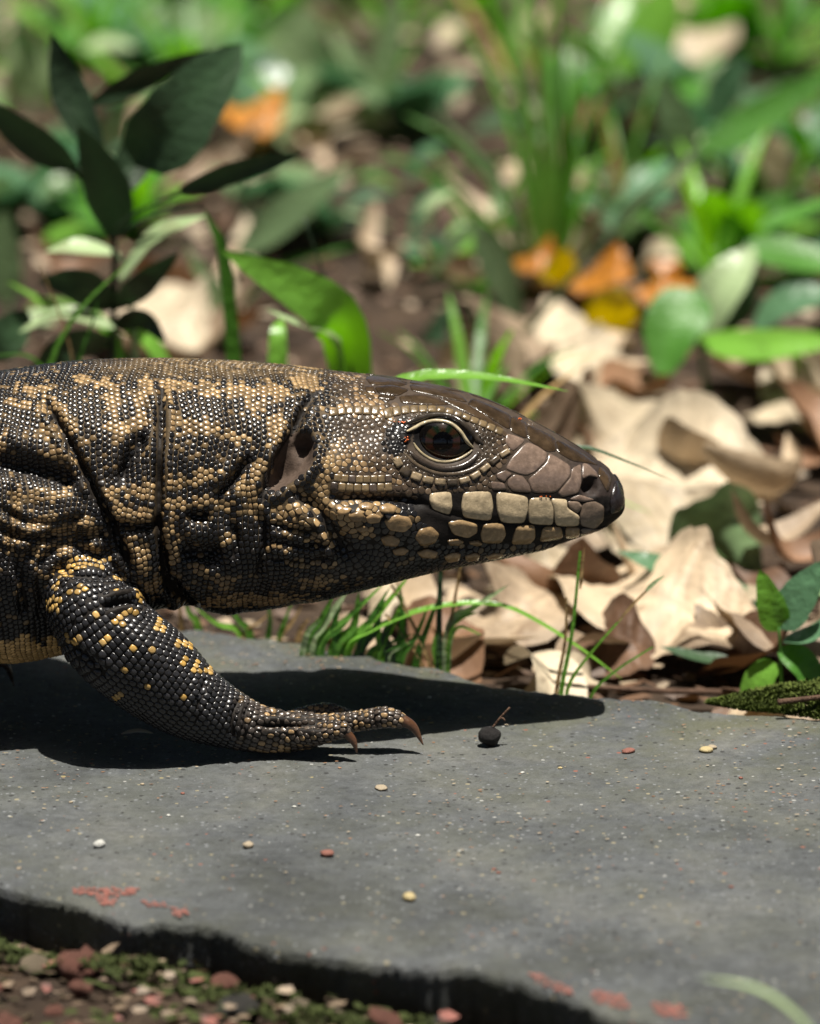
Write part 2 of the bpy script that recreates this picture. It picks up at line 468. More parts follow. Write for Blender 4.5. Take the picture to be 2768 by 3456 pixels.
# creases of elbow, wrist and hand on the near foreleg
VN = np.empty(nv * 3, np.float32); body_me.vertices.foreach_get('normal', VN); VN = VN.reshape(-1, 3).astype(float)
cand_i = np.where((BV[:, 0] > -.13) & (BV[:, 0] < .01) & (BV[:, 2] < .075) & (BV[:, 1] < -.005) & (VN[:, 1] < .25))[0]
dl = np.full(len(cand_i), 9.0)
for pth in [LEG] + TOES[:2]:
    for q_ in pth: dl = np.minimum(dl, np.linalg.norm(BV[cand_i] - q_[:3], axis=1) / q_[3])
cand_i = cand_i[dl < 1.12]
lpx_ = proj(BV[cand_i]); dh = np.zeros(len(cand_i))
LEGG = [(m3([(400, 285), (470, 262), (520, 262), (575, 300)]), 3.2, 7, 1.6, 16), (m3([(250, 420), (330, 470), (420, 560)]), 1.2, 9, .5, 20), (m3([(800, 560), (770, 640), (760, 740)]), .8, 7, .5, 14), (m3([(930, 640), (900, 710), (905, 800)]), 1.1, 6, .6, 13), (m3([(965, 655), (945, 720), (950, 810)]), .8, 5, .4, 11),
        (m3([(985, 742), (1080, 748), (1180, 742), (1270, 752)]), 1.7, 5, .8, 13), (m3([(1040, 700), (1130, 712), (1220, 716)]), 1.2, 4.5, .6, 11), (m3([(230, 130), (300, 170), (390, 170), (470, 150)]), 1.2, 9, .4, 18),
        (m3([(1385, 690), (1395, 760)]), .7, 3.5, .4, 8), (m3([(1450, 680), (1458, 750)]), .7, 3.5, .4, 8), (m3([(1320, 700), (1325, 770)]), .6, 3.5, .4, 8)]
for pts_, dep, wd_, lip_, off_ in LEGG:
    d_, s_, t_ = pl_dist(lpx_, smooth_pl(pts_)); fd = np.clip(np.minimum(t_, 1 - t_) / .2, 0, 1) ** .6
    dh += fd * (-dep * np.exp(-(d_ / wd_) ** 2) + lip_ * np.exp(-((d_ - off_) / (off_ * .55)) ** 2))
for c_, rx_, ry_, ro_, mm_ in ((c3(560, 430), 60, 34, 45, 1.6), (c3(300, 260), 40, 50, 0, 1.2), (c3(1490, 705), 14, 12, 0, .7), (c3(1290, 720), 14, 10, 0, .5)):
    dh += mm_ * np.exp(-ell(lpx_, c_, rx_, ry_, ro_) ** 2)
BV[cand_i] += VN[cand_i] * dh[:, None] * .001
body_me.vertices.foreach_set('co', BV.astype(np.float32).ravel()); body_me.update()
BVH = BVHTree.FromPolygons([tuple(v) for v in BV], [tuple(p.vertices) for p in body_me.polygons])
print('body verts', nv)
def hit(dx, dy):
    """place on the lizard seen at a picture point (nudged inwards if the point just misses)"""
    for k in range(14):
        r = ray(dx, dy + k * 3.0 if dy < 1040 else dy - k * 3.0)
        loc, nor, i, dd = BVH.ray_cast(Vector(CAM), Vector(r).normalized())
        if loc is not None and loc.y < .03 + .0: return np.array(loc), np.array(nor)
    return None, None

# ---- colour pattern: where the tan markings lie (close-up pixels: cx, cy, rx, ry, rot)
TAN2 = [(150, 235, 95, 26, 12), (225, 330, 85, 30, 22), (240, 440, 85, 42, 0), (0, 500, 36, 55, 0), (300, 565, 85, 30, 20), (330, 390, 40, 125, -38),
        (560, 270, 48, 95, 4), (690, 270, 42, 105, 6), (590, 425, 70, 52, 0), (685, 390, 36, 60, 0), (815, 260, 28, 85, 0), (890, 225, 60, 34, 12), (1010, 235, 85, 48, 10),
        (1160, 245, 110, 46, 6), (1330, 250, 90, 60, 10), (850, 400, 60, 50, 0), (980, 425, 150, 44, 6), (1120, 470, 90, 38, 10), (1340, 430, 46, 90, 10), (1480, 200, 90, 46, 8),
        (1240, 330, 70, 40, 0), (860, 690, 80, 42, -10), (985, 660, 100, 40, -12), (690, 735, 125, 40, -6), (560, 740, 50, 40, 40), (660, 850, 95, 42, 0), (590, 830, 40, 60, -30),
        (1250, 640, 38, 120, 24), (1200, 720, 60, 60, 0), (870, 800, 75, 36, 0), (820, 900, 26, 110, 0), (960, 780, 70, 30, 0), (1080, 800, 50, 40, 0), (1230, 830, 60, 40, 10),
        (690, 1050, 46, 110, -16), (745, 1180, 46, 60, 0), (640, 990, 34, 40, 0), (850, 1020, 30, 90, 10), (1090, 1175, 80, 40, 0), (960, 1110, 50, 28, 20), (1100, 960, 40, 60, 0),
        (1380, 830, 110, 40, 10), (1450, 890, 170, 34, 4), (1560, 960, 110, 40, 4), (1350, 1010, 70, 28, 0), (1480, 1080, 130, 26, 0), (1200, 1260, 330, 34, -2), (1560, 1170, 120, 36, -8),
        (130, 770, 110, 50, -8), (290, 745, 80, 36, -8), (200, 880, 110, 34, -25), (300, 915, 90, 26, -14), (60, 950, 30, 90, 6), (190, 1010, 32, 80, 30), (420, 880, 60, 30, 10), (460, 930, 60, 22, 6),
        (300, 1010, 60, 30, -30), (440, 1010, 60, 24, 14), (520, 210, 50, 40, 0), (400, 190, 40, 26, 0), (60, 300, 60, 22, 14)]
TAN1 = [(60, 320, 190, 34, 4), (160, 250, 120, 50, 6), (60, 100, 160, 40, 4), (110, 640, 170, 40, 10), (120, 740, 190, 46, 4), (60, 560, 60, 60, 0), (30, 900, 260, 90, 4), (-140, 860, 160, 60, 0),
        (-60, 640, 50, 170, 24), (270, 330, 60, 60, 0), (330, 380, 40, 40, 0), (120, 1020, 120, 40, 10)]
def tan_field(px):
    v = np.zeros(px.shape[:-1])
    for a in TAN2: v = np.maximum(v, 1.25 - ell(px, c2(a[0], a[1]), a[2] * .4335, a[3] * .4335, a[4]))
    for a in TAN1: v = np.maximum(v, 1.25 - ell(px, c1(a[0], a[1]), a[2] * .3613, a[3] * .3613, a[4]))
    return v
C_TAN = np.array([.215, .138, .066]); C_TAN2 = np.array([.33, .222, .108]); C_DARK = np.array([.011, .0105, .0115]); C_BRN = np.array([.10, .068, .042]); C_OLV = np.array([.20, .135, .065])
C_YEL = np.array([.55, .33, .085]); C_BELLY = np.array([.58, .37, .15])
def body_colour(px, rnd):
    n = len(px); col = np.tile(C_DARK, (n, 1))
    t = tan_field(px)
    on = (t + (rnd[:, 0] - .5) * .72) > .36
    base = C_TAN * (1 - rnd[:, 1:2]) + C_TAN2 * rnd[:, 1:2]
    col[on] = base[on]
    spk = (~on) & (rnd[:, 2] < .09); col[spk] = base[spk] * .5
    drk = on & (rnd[:, 2] > .86); col[drk] = C_OLV * .5
    # dusky back of the neck: browner
    dorsal = (px[:, 1] < 800) & (px[:, 0] > 190)
    mix = np.clip((805 - px[:, 1]) / 30, 0, 1)[:, None] * np.clip((px[:, 0] - 150) / 200, 0, 1)[:, None] * .65
    col = col * (1 - mix) + (C_OLV * (.35 + 1.0 * rnd[:, 1:2])) * mix
    # temple and crown
    hx = np.clip((px[:, 0] - 690) / 60, 0, 1)[:, None] * (px[:, 1:2] < 1052)
    tint = np.where(on[:, None], col * np.array([.78, .76, .80]), C_BRN * (.45 + .6 * rnd[:, 1:2]))
    col = col * (1 - hx) + tint * hx
    er = ell(px, EYE_C, 62, 47, 12)
    ring = np.clip((1.95 - er) / .3, 0, 1)[:, None]
    col = col * (1 - ring) + np.array([.045, .033, .022]) * (.6 + .7 * rnd[:, 1:2]) * ring
    tri = ell(px, c1(330, 480), 26, 40, 20) < 1
    col[tri] = np.array([.008, .007, .007])
    # belly
    bl = (px[:, 0] < 165) & (px[:, 1] > 1338 + 14 * np.sin(px[:, 0] * .09) + 12 * rnd[:, 0])
    col[bl] = C_BELLY * (.8 + .3 * rnd[bl, 1:2])
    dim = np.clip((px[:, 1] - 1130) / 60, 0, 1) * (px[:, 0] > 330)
    col *= (1 - .25 * dim[:, None])  # shade on the lower neck and jaw put into the scale colour
    dk = (~on)[:, None] * (rnd[:, 3:4] > .72)
    return col * (.70 + .55 * rnd[:, 3:4]) + dk * np.array([.018, .014, .010]) * rnd[:, 1:2]
# skin between the scales
bpx = near_px(BV)
bc = np.tile(np.array([.016, .013, .011]), (nv, 1))
nk = np.clip((1180 - bpx[:, 1]) / 120, 0, 1)[:, None] * np.clip((740 - bpx[:, 0]) / 40, 0, 1)[:, None] * (BV[:, 0:1] > -.22)
gd = np.full(nv, 99.0); selg = (bpx[:, 0] > -80) & (bpx[:, 0] < 760)
for g_ in GROOVES[:17]: gd[selg] = np.minimum(gd[selg], pl_dist(bpx[selg], g_[0])[0] / max(5, g_[2] * .8))
nk = nk * np.clip(gd - .6, 0, 1)[:, None]  # shade of the neck folds put into the skin colour along the grooves
bc = bc * (1 - nk) + np.array([.085, .060, .033]) * nk
hd = np.clip((bpx[:, 0] - 730) / 40, 0, 1)[:, None] * (bpx[:, 1:2] < 1045)
bc = bc * (1 - hd) + np.array([.05, .036, .026]) * hd
e = ell(bpx, EYE_C, 62, 47, 12)[:, None]
bc = np.where(e < 1.0, np.array([.008, .007, .007]), bc)
bc = np.where((e >= 1.0) & (e < 1.75), np.array([.055, .041, .030]), bc)
snout = np.clip((bpx[:, 0] - 1180) / 40, 0, 1)[:, None]
bc = bc * (1 - snout) + np.array([.028, .020, .017]) * snout
bc = np.where(ell(bpx, c1(345, 470), 24, 44, 20)[:, None] < 1, np.array([.005, .0045, .005]), bc)
ear_in = inside_poly(bpx, EAR)
bc[ear_in] = np.array([.085, .06, .046])
lowlip = ((bpx[:, 1] > 1045) & (bpx[:, 0] > 800))
bc[lowlip] = np.array([.010, .008, .007])
bc[(bpx[:, 1] > c1(0, 790)[1]) & (bpx[:, 0] > c1(400, 0)[0]) & (bpx[:, 0] < c1(1400, 0)[0])] = np.array([.010, .008, .007])
cc = np.ones((nv, 4), np.float32); cc[:, :3] = bc
body_me.color_attributes.new('Col', 'FLOAT_COLOR', 'POINT').data.foreach_set('color', cc.ravel())
body_me.materials.clear(); body_me.materials.append(MAT['skin'])
LIZ = empty('lizard', (0, 0, 0))
tag(LIZ, 'black and tan scaly lizard with a pointed brown head standing on the slab', 'lizard')
obj('body', body_me, LIZ)

# ---- traced shields of the head (close-up pixels)
UPPER_LIP = [[(525, 805), (640, 795), (648, 880), (630, 925), (540, 895), (520, 850)], [(720, 800), (870, 795), (885, 880), (870, 960), (720, 940), (708, 880)],
    [(912, 797), (1085, 825), (1088, 900), (1065, 972), (940, 970), (915, 900)], [(1106, 835), (1215, 830), (1238, 900), (1233, 985), (1102, 975), (1097, 900)],
    [(1230, 837), (1318, 842), (1318, 888), (1388, 932), (1383, 990), (1256, 990), (1244, 900)]]
LIP_BROWN = [[(1325, 850), (1385, 850), (1408, 880), (1380, 918), (1330, 885)], [(1412, 862), (1480, 852), (1532, 880), (1530, 960), (1480, 1008), (1402, 990), (1397, 930)]]
LOWER_LIP = [[(630, 975), (700, 960), (790, 985), (790, 1030), (740, 1060), (660, 1040)], [(840, 985), (940, 980), (960, 1040), (930, 1090), (830, 1085), (820, 1040)],
    [(1030, 995), (1125, 990), (1130, 1060), (1100, 1095), (1000, 1095), (1010, 1050)], [(1182, 1000), (1280, 1000), (1293, 1060), (1162, 1085)], [(1312, 1002), (1388, 1002), (1388, 1053), (1312, 1063)]]
LOWER_BROWN = [[(1402, 1004), (1500, 1012), (1560, 985), (1530, 1028), (1402, 1053)]]
JOWL = [[(250, 960), (320, 925), (400, 940), (420, 990), (370, 1030), (280, 1015)], [(430, 1060), (460, 1010), (530, 995), (575, 1040), (550, 1090), (470, 1110)],
    [(230, 1060), (290, 1040), (350, 1070), (330, 1110), (250, 1105)], [(440, 1145), (500, 1122), (570, 1142), (550, 1175), (470, 1175)], [(600, 1170), (650, 1145), (700, 1150), (690, 1190), (620, 1202)],
    [(720, 1165), (780, 1145), (815, 1160), (800, 1187), (730, 1195)], [(300, 1130), (360, 1112), (400, 1130), (370, 1160), (310, 1160)], [(840, 1165), (900, 1148), (950, 1153), (930, 1175), (860, 1183)],
    [(40, 930), (100, 908), (140, 930), (120, 968), (60, 965)], [(142, 942), (185, 918), (240, 935), (225, 972), (160, 977)], [(222, 880), (270, 863), (332, 885), (310, 922), (230, 917)],
    [(80, 1003), (140, 985), (172, 1010), (120, 1033)], [(620, 1075), (680, 1062), (720, 1082), (690, 1102), (630, 1102)], [(740, 1085), (800, 1075), (830, 1095), (790, 1108)],
    [(-20, 905), (20, 885), (70, 895), (40, 925), (-10, 930)], [(100, 870), (150, 858), (200, 872), (180, 905), (110, 900)]]
CHEEK = [[(1000, 595), (1085, 505), (1150, 532), (1203, 570), (1190, 620), (1128, 678), (1083, 696), (1040, 688), (963, 660)], [(1215, 568), (1335, 642), (1335, 700), (1258, 795), (1122, 797), (1093, 722), (1143, 682), (1203, 622)],
    [(1346, 660), (1400, 632), (1402, 740), (1385, 800), (1292, 822), (1268, 797), (1340, 712)], [(978, 722), (1012, 694), (1060, 704), (1098, 752), (1108, 797), (1002, 789), (973, 756)],
    [(908, 690), (960, 668), (1000, 690), (968, 716), (955, 738), (912, 716)], [(872, 732), (950, 742), (968, 780), (882, 783)], [(1410, 628), (1440, 632), (1490, 680), (1500, 712), (1450, 700), (1408, 720)],
    [(968, 452), (1080, 492), (1002, 560), (958, 505)], [(1390, 810), (1440, 828), (1480, 840), (1420, 852), (1330, 838)]]
CROWN = [[(1262, 490), (1400, 566), (1500, 640), (1440, 626), (1350, 615), (1266, 565)], [(1090, 402), (1250, 478), (1253, 558), (1200, 560), (1092, 492)], [(996, 352), (1085, 392), (1085, 488), (985, 440)],
    [(770, 250), (900, 302), (992, 350), (980, 434), (850, 350), (745, 290)], [(345, 238), (470, 226), (556, 250), (632, 288), (520, 290), (362, 280)], [(566, 248), (735, 282), (846, 350), (950, 428), (860, 396), (700, 318), (642, 288)],
    [(200, 184), (300, 172), (398, 200), (332, 236), (222, 222)], [(408, 168), (560, 184), (700, 232), (735, 274), (560, 238), (420, 206)], [(145, 128), (300, 128), (392, 158), (300, 166), (180, 172)],
    [(1510, 645), (1580, 715), (1555, 800), (1500, 700)], [(140, 180), (190, 178), (210, 222), (150, 215)], [(225, 228), (325, 240), (300, 262), (215, 250)]]
ROSTRAL = [[(1600, 720), (1640, 790), (1652, 855), (1628, 905), (1570, 925), (1568, 830)]]
def row_tiles(pts, wid, n, gap=.12):
    pts = smooth_pl(np.array(pts, float)); L = np.concatenate([[0], np.cumsum(np.linalg.norm(np.diff(pts, axis=0), axis=1))])
    out = []
    for k in range(n):
        s = [(k + gap / 2) / n * L[-1], (k + .5) / n * L[-1], (k + 1 - gap / 2) / n * L[-1]]
        c = [np.array([np.interp(v, L, pts[:, 0]), np.interp(v, L, pts[:, 1])]) for v in s]
        d = c[2] - c[0]; nrm = np.array([-d[1], d[0]]) / (np.linalg.norm(d) + 1e-9); h = wid / 2 if np.isscalar(wid) else np.interp((k + .5) / n, np.linspace(0, 1, len(wid)), wid) / 2
        out.append([tuple(c[0] + nrm * h), tuple(c[1] + nrm * h * 1.06), tuple(c[2] + nrm * h), tuple(c[2] - nrm * h), tuple(c[1] - nrm * h * 1.06), tuple(c[0] - nrm * h)])
    return out
SUBOC = row_tiles([(315, 590), (350, 665), (440, 708), (520, 728), (600, 740), (700, 735), (780, 705), (850, 650), (920, 590), (985, 550)], [40, 52, 40, 38, 34, 34, 32, 34], 11)
BROW = row_tiles([(250, 345), (330, 322), (450, 312), (560, 312), (650, 330), (750, 368), (850, 408), (945, 452)], [60, 44, 36, 32, 34, 40], 14, .06)
TEMP = row_tiles([(-70, 338), (20, 322), (100, 318), (225, 322)], [36, 46, 50, 58], 6, .06)
CHEEKROW = row_tiles([(-60, 760), (60, 772), (180, 772), (300, 765)], 48, 8, .05) + row_tiles([(-40, 712), (80, 722), (200, 722), (300, 715)], 44, 8, .05)
SHIELD_PX = []
def shield(poly, name, col, hmm, jit=.12, both=True, grow=1.03):
    """a domed plate lying on the head, traced outline -> real place on the skin"""
    P = np.array(m1(poly), float); SHIELD_PX.append(P)
    c = P.mean(0); P = c + (P - c) * grow
    for rd_ in (.86, .80):            # round the corners
        Q = []
        for a, b in zip(P, np.roll(P, -1, 0)): Q += [a * rd_ + b * (1 - rd_), a * (1 - rd_) + b * rd_]
        P = np.array(Q)
    V, rings = [], []
    for f, hh in ((1.0, -.25), (.965, .40), (.89, .78), (.55, .97), (.25, 1.0)):
        ring = []
        for p in P:
            x = c + (p - c) * f
            loc, nor = hit(*x)
            if loc is None: return
            ring.append(len(V)); V.append(loc + nor * hh * hmm * .001)
        rings.append(ring)
    loc, nor = hit(*c)
    if loc is None: return
    V.append(loc + nor * hmm * .001); F = []
    n = len(P)
    for a, b in zip(rings[:-1], rings[1:]):
        for k in range(n): F.append((a[k], a[(k + 1) % n], b[(k + 1) % n], b[k]))
    for k in range(n): F.append((rings[-1][k], rings[-1][(k + 1) % n], len(V) - 1))
    V = np.array(V)
    nn = np.cross(V[F[-1][1]] - V[F[-1][0]], V[F[-1][2]] - V[F[-1][0]])
    if nn @ nor < 0: F = [f[::-1] for f in F]
    co = np.array(col) * (1 + (random.random() - .5) * 2 * jit)
    cl = np.tile(co, (len(V), 1)); cl[:n] *= .35; cl[n:2 * n] *= .7
    me = mesh(name, V, F, MAT['crown_shield' if name == 'crown_shield' else 'shield'], True, cl)
    obj(name, me, LIZ)
    if both:
        o = obj(name, me, LIZ); o.scale = (1, -1, 1)
for p in UPPER_LIP: shield(p, 'lip_scale', (.47, .37, .235), .5, .12, True, 1.09)
for p in LIP_BROWN: shield(p, 'lip_scale', (.20, .145, .105), .4, .12, True, 1.08)
for p in LOWER_LIP: shield(p, 'lip_scale', (.32, .215, .108), .55, .15, True, 1.12)
for p in LOWER_BROWN: shield(p, 'lip_scale', (.12, .09, .068), .4, .12, True, 1.08)
for p in JOWL: shield(p, 'cheek_scale', (.27, .175, .085), .8, .25)
for p in CHEEK: shield(p, 'snout_shield', (.150, .105, .080), .32, .18, True, 1.06)
for p in CROWN: shield(p, 'crown_shield', (.040, .026, .015), .34, .35, True, 1.08)
for p in ROSTRAL: shield(p, 'snout_shield', (.018, .014, .014), .8)
for k, p in enumerate(SUBOC): shield(p, 'eyelid_scale', (.24, .18, .11) if k % 4 != 1 else (.06, .045, .03), .8)
for k, p in enumerate(BROW): shield(p, 'brow_scale', (.125, .088, .046), .5, .25)
for k, p in enumerate(TEMP): shield(p, 'temple_scale', (.15, .105, .055), .5, .25)
for k, p in enumerate(CHEEKROW): shield(p, 'cheek_scale', (.16, .112, .058) if (k * 7) % 5 else (.07, .052, .04), .5, .25)

# ---- eye and lids
el, en = hit(*EYE_C)
en = np.array([0.04, -.97, .20]); en /= np.linalg.norm(en)
ec = el - en * .0016
EA, EB, EC = .0060, .0108, .0080          # flattened ball: depth, length, height
V, F, C = [], [], []
t1 = np.cross(en, [0, 0, 1]); t1 /= np.linalg.norm(t1); t2 = np.cross(t1, en)
nr, na = 26, 48
for i in range(nr + 1):
    a = math.pi * .55 * i / nr
    rr = math.sin(a)
    for k in range(na):
        b = 2 * math.pi * k / na
        p = EA * math.cos(a) * en + rr * (EB * math.cos(b) * t1 + EC * math.sin(b) * t2)
        V.append(ec + p * (1 + .04 * math.exp(-(a / .5) ** 2)))
        lat = math.hypot(p @ t1, p @ t2) / .0078
        if lat < .40: C.append((.0015, .0015, .002))
        elif lat < .74: C.append((.020 + .008 * math.sin(9 * b) - .010 * math.sin(b), .0085, .0045))  # iris redder below: brown lower reflection put into the colour
        else: C.append((.003, .0025, .0025))
for i in range(nr):
    for k in range(na):
        F.append((i * na + k, (i + 1) * na + k, (i + 1) * na + (k + 1) % na, i * na + (k + 1) % na))
EYE_BVH = BVHTree.FromPolygons([tuple(v) for v in V], F)
Va, Ca = np.array(V), np.array(C)
lat_f = [np.hypot((Va[list(f)].mean(0) - ec) @ t1, (Va[list(f)].mean(0) - ec) @ t2) / .0078 for f in F]
def eye_bit(name, lo, hi, col):
    fs = [f for f, l in zip(F, lat_f) if lo <= l < hi]; used = sorted({i for f in fs for i in f}); mp = {i: k for k, i in enumerate(used)}
    cl = Ca[used] if col is None else np.tile(np.array(col), (len(used), 1))
    return mesh(name, Va[used], [tuple(mp[i] for i in f) for f in fs], MAT['eye'], True, cl)
bits = [eye_bit('eye', .74, 9, (.003, .0025, .0025)), eye_bit('iris', .40, .74, None), eye_bit('pupil', 0, .40, (.0015, .0015, .002))]
for sg in (1, -1):
    o = obj('eye', bits[0], LIZ); o.scale = (1, sg, 1)
    obj('iris', bits[1], o); obj('pupil', bits[2], o)
def lid(pts, name, r_px, col, lift=.0):
    px_ = smooth_pl(m1(pts)); path = []
    for i, p in enumerate(px_):
        loc, nor = hit(*p)
        # ride on the eyeball where that stands further out than the skin
        pe = EYE_BVH.ray_cast(Vector(CAM), Vector(ray(*p)).normalized())[0]
        if pe is not None and pe[1] < loc[1]: loc = np.array(pe)
        f = min(1, .35 + 4 * min(i, len(px_) - 1 - i) / len(px_))
        path.append([*(loc + np.array([0, -lift, 0])), r_px / KPX * f])
    g, _ = sweep(np.array(path), 12)
    V, F = [], []; add_grid(V, F, g)
    me = mesh(name, V, F, MAT['shield'], True, np.tile(np.array(col), (len(V), 1)))
    obj(name, me, LIZ); o = obj(name, me, LIZ); o.scale = (1, -1, 1)
lid([(385, 440), (430, 420), (480, 390), (560, 374), (640, 388), (700, 438), (735, 500), (772, 535)], 'upper_eyelid', 4.0, (.36, .30, .19), .0004)
lid([(425, 505), (440, 535), (475, 572), (530, 606), (600, 622), (680, 607), (735, 577), (768, 548)], 'lower_eyelid', 3.2, (.28, .23, .14), .0004)
lid([(400, 560), (450, 610), (530, 650), (600, 664), (690, 655), (760, 620), (800, 570)], 'lower_eyelid', 6.5, (.035, .026, .02), -.0002)
lid([(370, 400), (430, 375), (500, 352), (580, 345), (660, 358), (730, 410), (790, 480), (830, 520)], 'upper_eyelid', 6.5, (.035, .027, .02), -.0002)
lid([(360, 560), (420, 630), (520, 680), (600, 696), (700, 690), (790, 655), (860, 590)], 'lower_eyelid', 5.0, (.075, .055, .036), -.0004)

# ---- claws
def claw(base, mid, tip, r0, col=(.075, .035, .018)):
    pth = catmull([[*base, r0], [*(np.array(mid)), r0 * .72], [*tip, r0 * .08]], 8)
    g, _ = sweep(pth, 12); V, F = [], []; add_grid(V, F, g)
    cl = np.tile(np.array(col), (len(V), 1)); cl *= np.linspace(.7, 1.5, len(V))[:, None]
    obj('claw', mesh('claw', V, F, MAT['shield'], True, cl), LIZ)
def P3c(x, y, Y): return at_y(*c3(x, y), Y)
claw(P3c(1545, 717, -.0385), P3c(1605, 752, -.0395), P3c(1645, 822, -.0405), .0021)
claw(P3c(1335, 765, -.047), P3c(1372, 805, -.048), P3c(1388, 855, -.0485), .0017)
claw(P3c(1345, 708, -.0195), P3c(1390, 722, -.019), P3c(1415, 752, -.0185), .0016)
claw(P3c(1225, 736, -.0105), P3c(1262, 750, -.010), P3c(1280, 768, -.0095), .0013)
claw(P3c(1038, 750, -.0125), P3c(1050, 756, -.009), P3c(1056, 768, -.007), .0013)
b_ = TOES2[0][-1][:3]
claw(b_ - np.array([.002, 0, 0]), (tx - .003, ty, .0085), FAR_TIP, .0019, (.035, .022, .014))

# ---- small scales: rounded cells packed on the skin, one mesh
def build_scales(name, pts, nrm, size, cols, dirs, H=.22, tilt=.0, K=10, aniso=None):
    n = len(pts); kd = KDTree(n); Hs = np.broadcast_to(np.asarray(H, float), (n,))
    for i, p in enumerate(pts): kd.insert(p, i)
    kd.balance(); M = 11
    nb = np.zeros((n, M), int)
    for i, p in enumerate(pts):
        f = kd.find_n(p, M + 1); l = [q[1] for q in f if q[1] != i][:M]
        while len(l) < M: l.append(l[-1])
        nb[i] = l
    nrm = nrm / (np.linalg.norm(nrm, axis=1, keepdims=True) + 1e-12)
    t1 = dirs - (dirs * nrm).sum(1, keepdims=True) * nrm
    t1 /= np.linalg.norm(t1, axis=1, keepdims=True) + 1e-12
    t2 = np.cross(nrm, t1)
    d = pts[nb] - pts[:, None]
    a = (d * t1[:, None]).sum(-1); b = (d * t2[:, None]).sum(-1)
    rho = np.sqrt(a * a + b * b) + 1e-9
    mdist = rho * size[:, None] / (size[:, None] + size[nb])
    ang = np.arange(K) * 2 * np.pi / K
    cs = (a[..., None] * np.cos(ang) + b[..., None] * np.sin(ang)) / rho[..., None]
    w = np.maximum(cs, 0) / mdist[..., None]
    p = 15.0
    r = np.sum(w ** p, 1) ** (-1 / p)
    r = np.minimum(r, size[:, None] * .70) * .965
    rings = ((.985, -.30), (.90, .50), (.62, .93))
    V = np.zeros((n, K * 3 + 1, 3))
    for q, (fr, hh) in enumerate(rings):
        off = (r * fr)[..., None] * (np.cos(ang)[None, :, None] * t1[:, None] + np.sin(ang)[None, :, None] * t2[:, None])
        lift = size[:, None] * (Hs[:, None] * hh + tilt * fr * np.cos(ang)[None])
        V[:, q * K:(q + 1) * K] = pts[:, None] + off + lift[..., None] * nrm[:, None]
    V[:, -1] = pts + nrm * (size * Hs)[:, None]
    T = []
    for q in range(2):
        for k in range(K):
            a0, a1, b0, b1 = q * K + k, q * K + (k + 1) % K, (q + 1) * K + k, (q + 1) * K + (k + 1) % K
            T += [(a0, a1, b1), (a0, b1, b0)]
    for k in range(K): T.append((2 * K + k, 2 * K + (k + 1) % K, 3 * K))
    T = np.array(T)
    tri = (T[None] + (np.arange(n) * (3 * K + 1))[:, None, None]).reshape(-1, 3)
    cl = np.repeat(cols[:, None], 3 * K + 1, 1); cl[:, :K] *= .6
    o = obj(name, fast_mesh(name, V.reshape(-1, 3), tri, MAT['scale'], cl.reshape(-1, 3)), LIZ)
    o['kind'] = 'stuff'; print(name, n); return o
def snap(P, maxd):
    out, nr, ok = [], [], []
    for p in P:
        loc, nor, i, d = BVH.find_nearest(Vector(p))
        out.append(loc); nr.append(nor); ok.append(d < maxd)
    return np.array(out), np.array(nr), np.array(ok)
def size_field(px):
    """scale spacing in picture pixels"""
    x, y = px[..., 0], px[..., 1]
    s = np.full(x.shape, 12.6)
    s = np.where(y < 800, 11.0, s)
    s = s - 3.6 * np.exp(-ell(px, c2(120, 900), 120, 130) ** 2)
    s = s - 3.0 * np.exp(-ell(px, c2(420, 950), 70, 60) ** 2)
    hd = x > 640
    s = np.where(hd, 12.5, s)
    s = s - np.where(hd, 4.3 * np.exp(-ell(px, c1(120, 480), 75, 42) ** 2), 0)
    s = s - np.where(hd, 3.5 * np.exp(-ell(px, c1(-110, 650), 28, 70, 20) ** 2), 0)
    s = s - np.where(hd, 5.0 * np.exp(-np.maximum(0, ell(px, EYE_C, 62, 47, 12) - 1.5) ** 2 / .04), 0)
    s = s + 3.5 * np.exp(-ell(px, c1(60, 930), 130, 40) ** 2)
    s = s + 3.0 * np.exp(-ell(px, c2(1450, 960), 100, 60) ** 2)
    s = np.where((x > 850) & (y > 1100), 14.0, s)
    return s
# rings of scales over trunk and neck
arc = np.cumsum(np.linalg.norm(np.diff(np.concatenate([GD, GD[:, :1]], 1), axis=1), axis=2), axis=1)
pts = []
X_SPLIT = x_of(728)
px_row = 11.2
row = 0
xr = x_of(-330)
while xr < X_SPLIT:
    i = np.searchsorted(xs, xr)
    ring = GD[i]; pxr = near_px(ring)
    sz = size_field(pxr) / KPX
    seg = np.linalg.norm(np.roll(ring, -1, 0) - ring, axis=1)
    cum = np.concatenate([[0], np.cumsum(seg / sz)])
    n = int(cum[-1]); u = (np.arange(n) + (.5 if row % 2 else 0)) * cum[-1] / n
    k = np.interp(u, cum, np.arange(NA + 1))
    i0 = np.floor(k).astype(int); f = (k - i0)[:, None]
    p = ring[i0 % NA] * (1 - f) + ring[(i0 + 1) % NA] * f
    ga_ = np.arange(n) / n * 2 * np.pi
    p[:, 0] += RNG.normal(0, .00009, n) + .0010 * np.sin(5 * ga_ + xr * 40) + .0005 * np.sin(11 * ga_ - xr * 60 + 1)
    p[:, 1:] += RNG.normal(0, .00007, (n, 2))
    pts.append(p); row += 1; xr += px_row / KPX * (.9 if xr < x_of(60) else 1.0)
pts = np.concatenate(pts)
pp = near_px(pts)
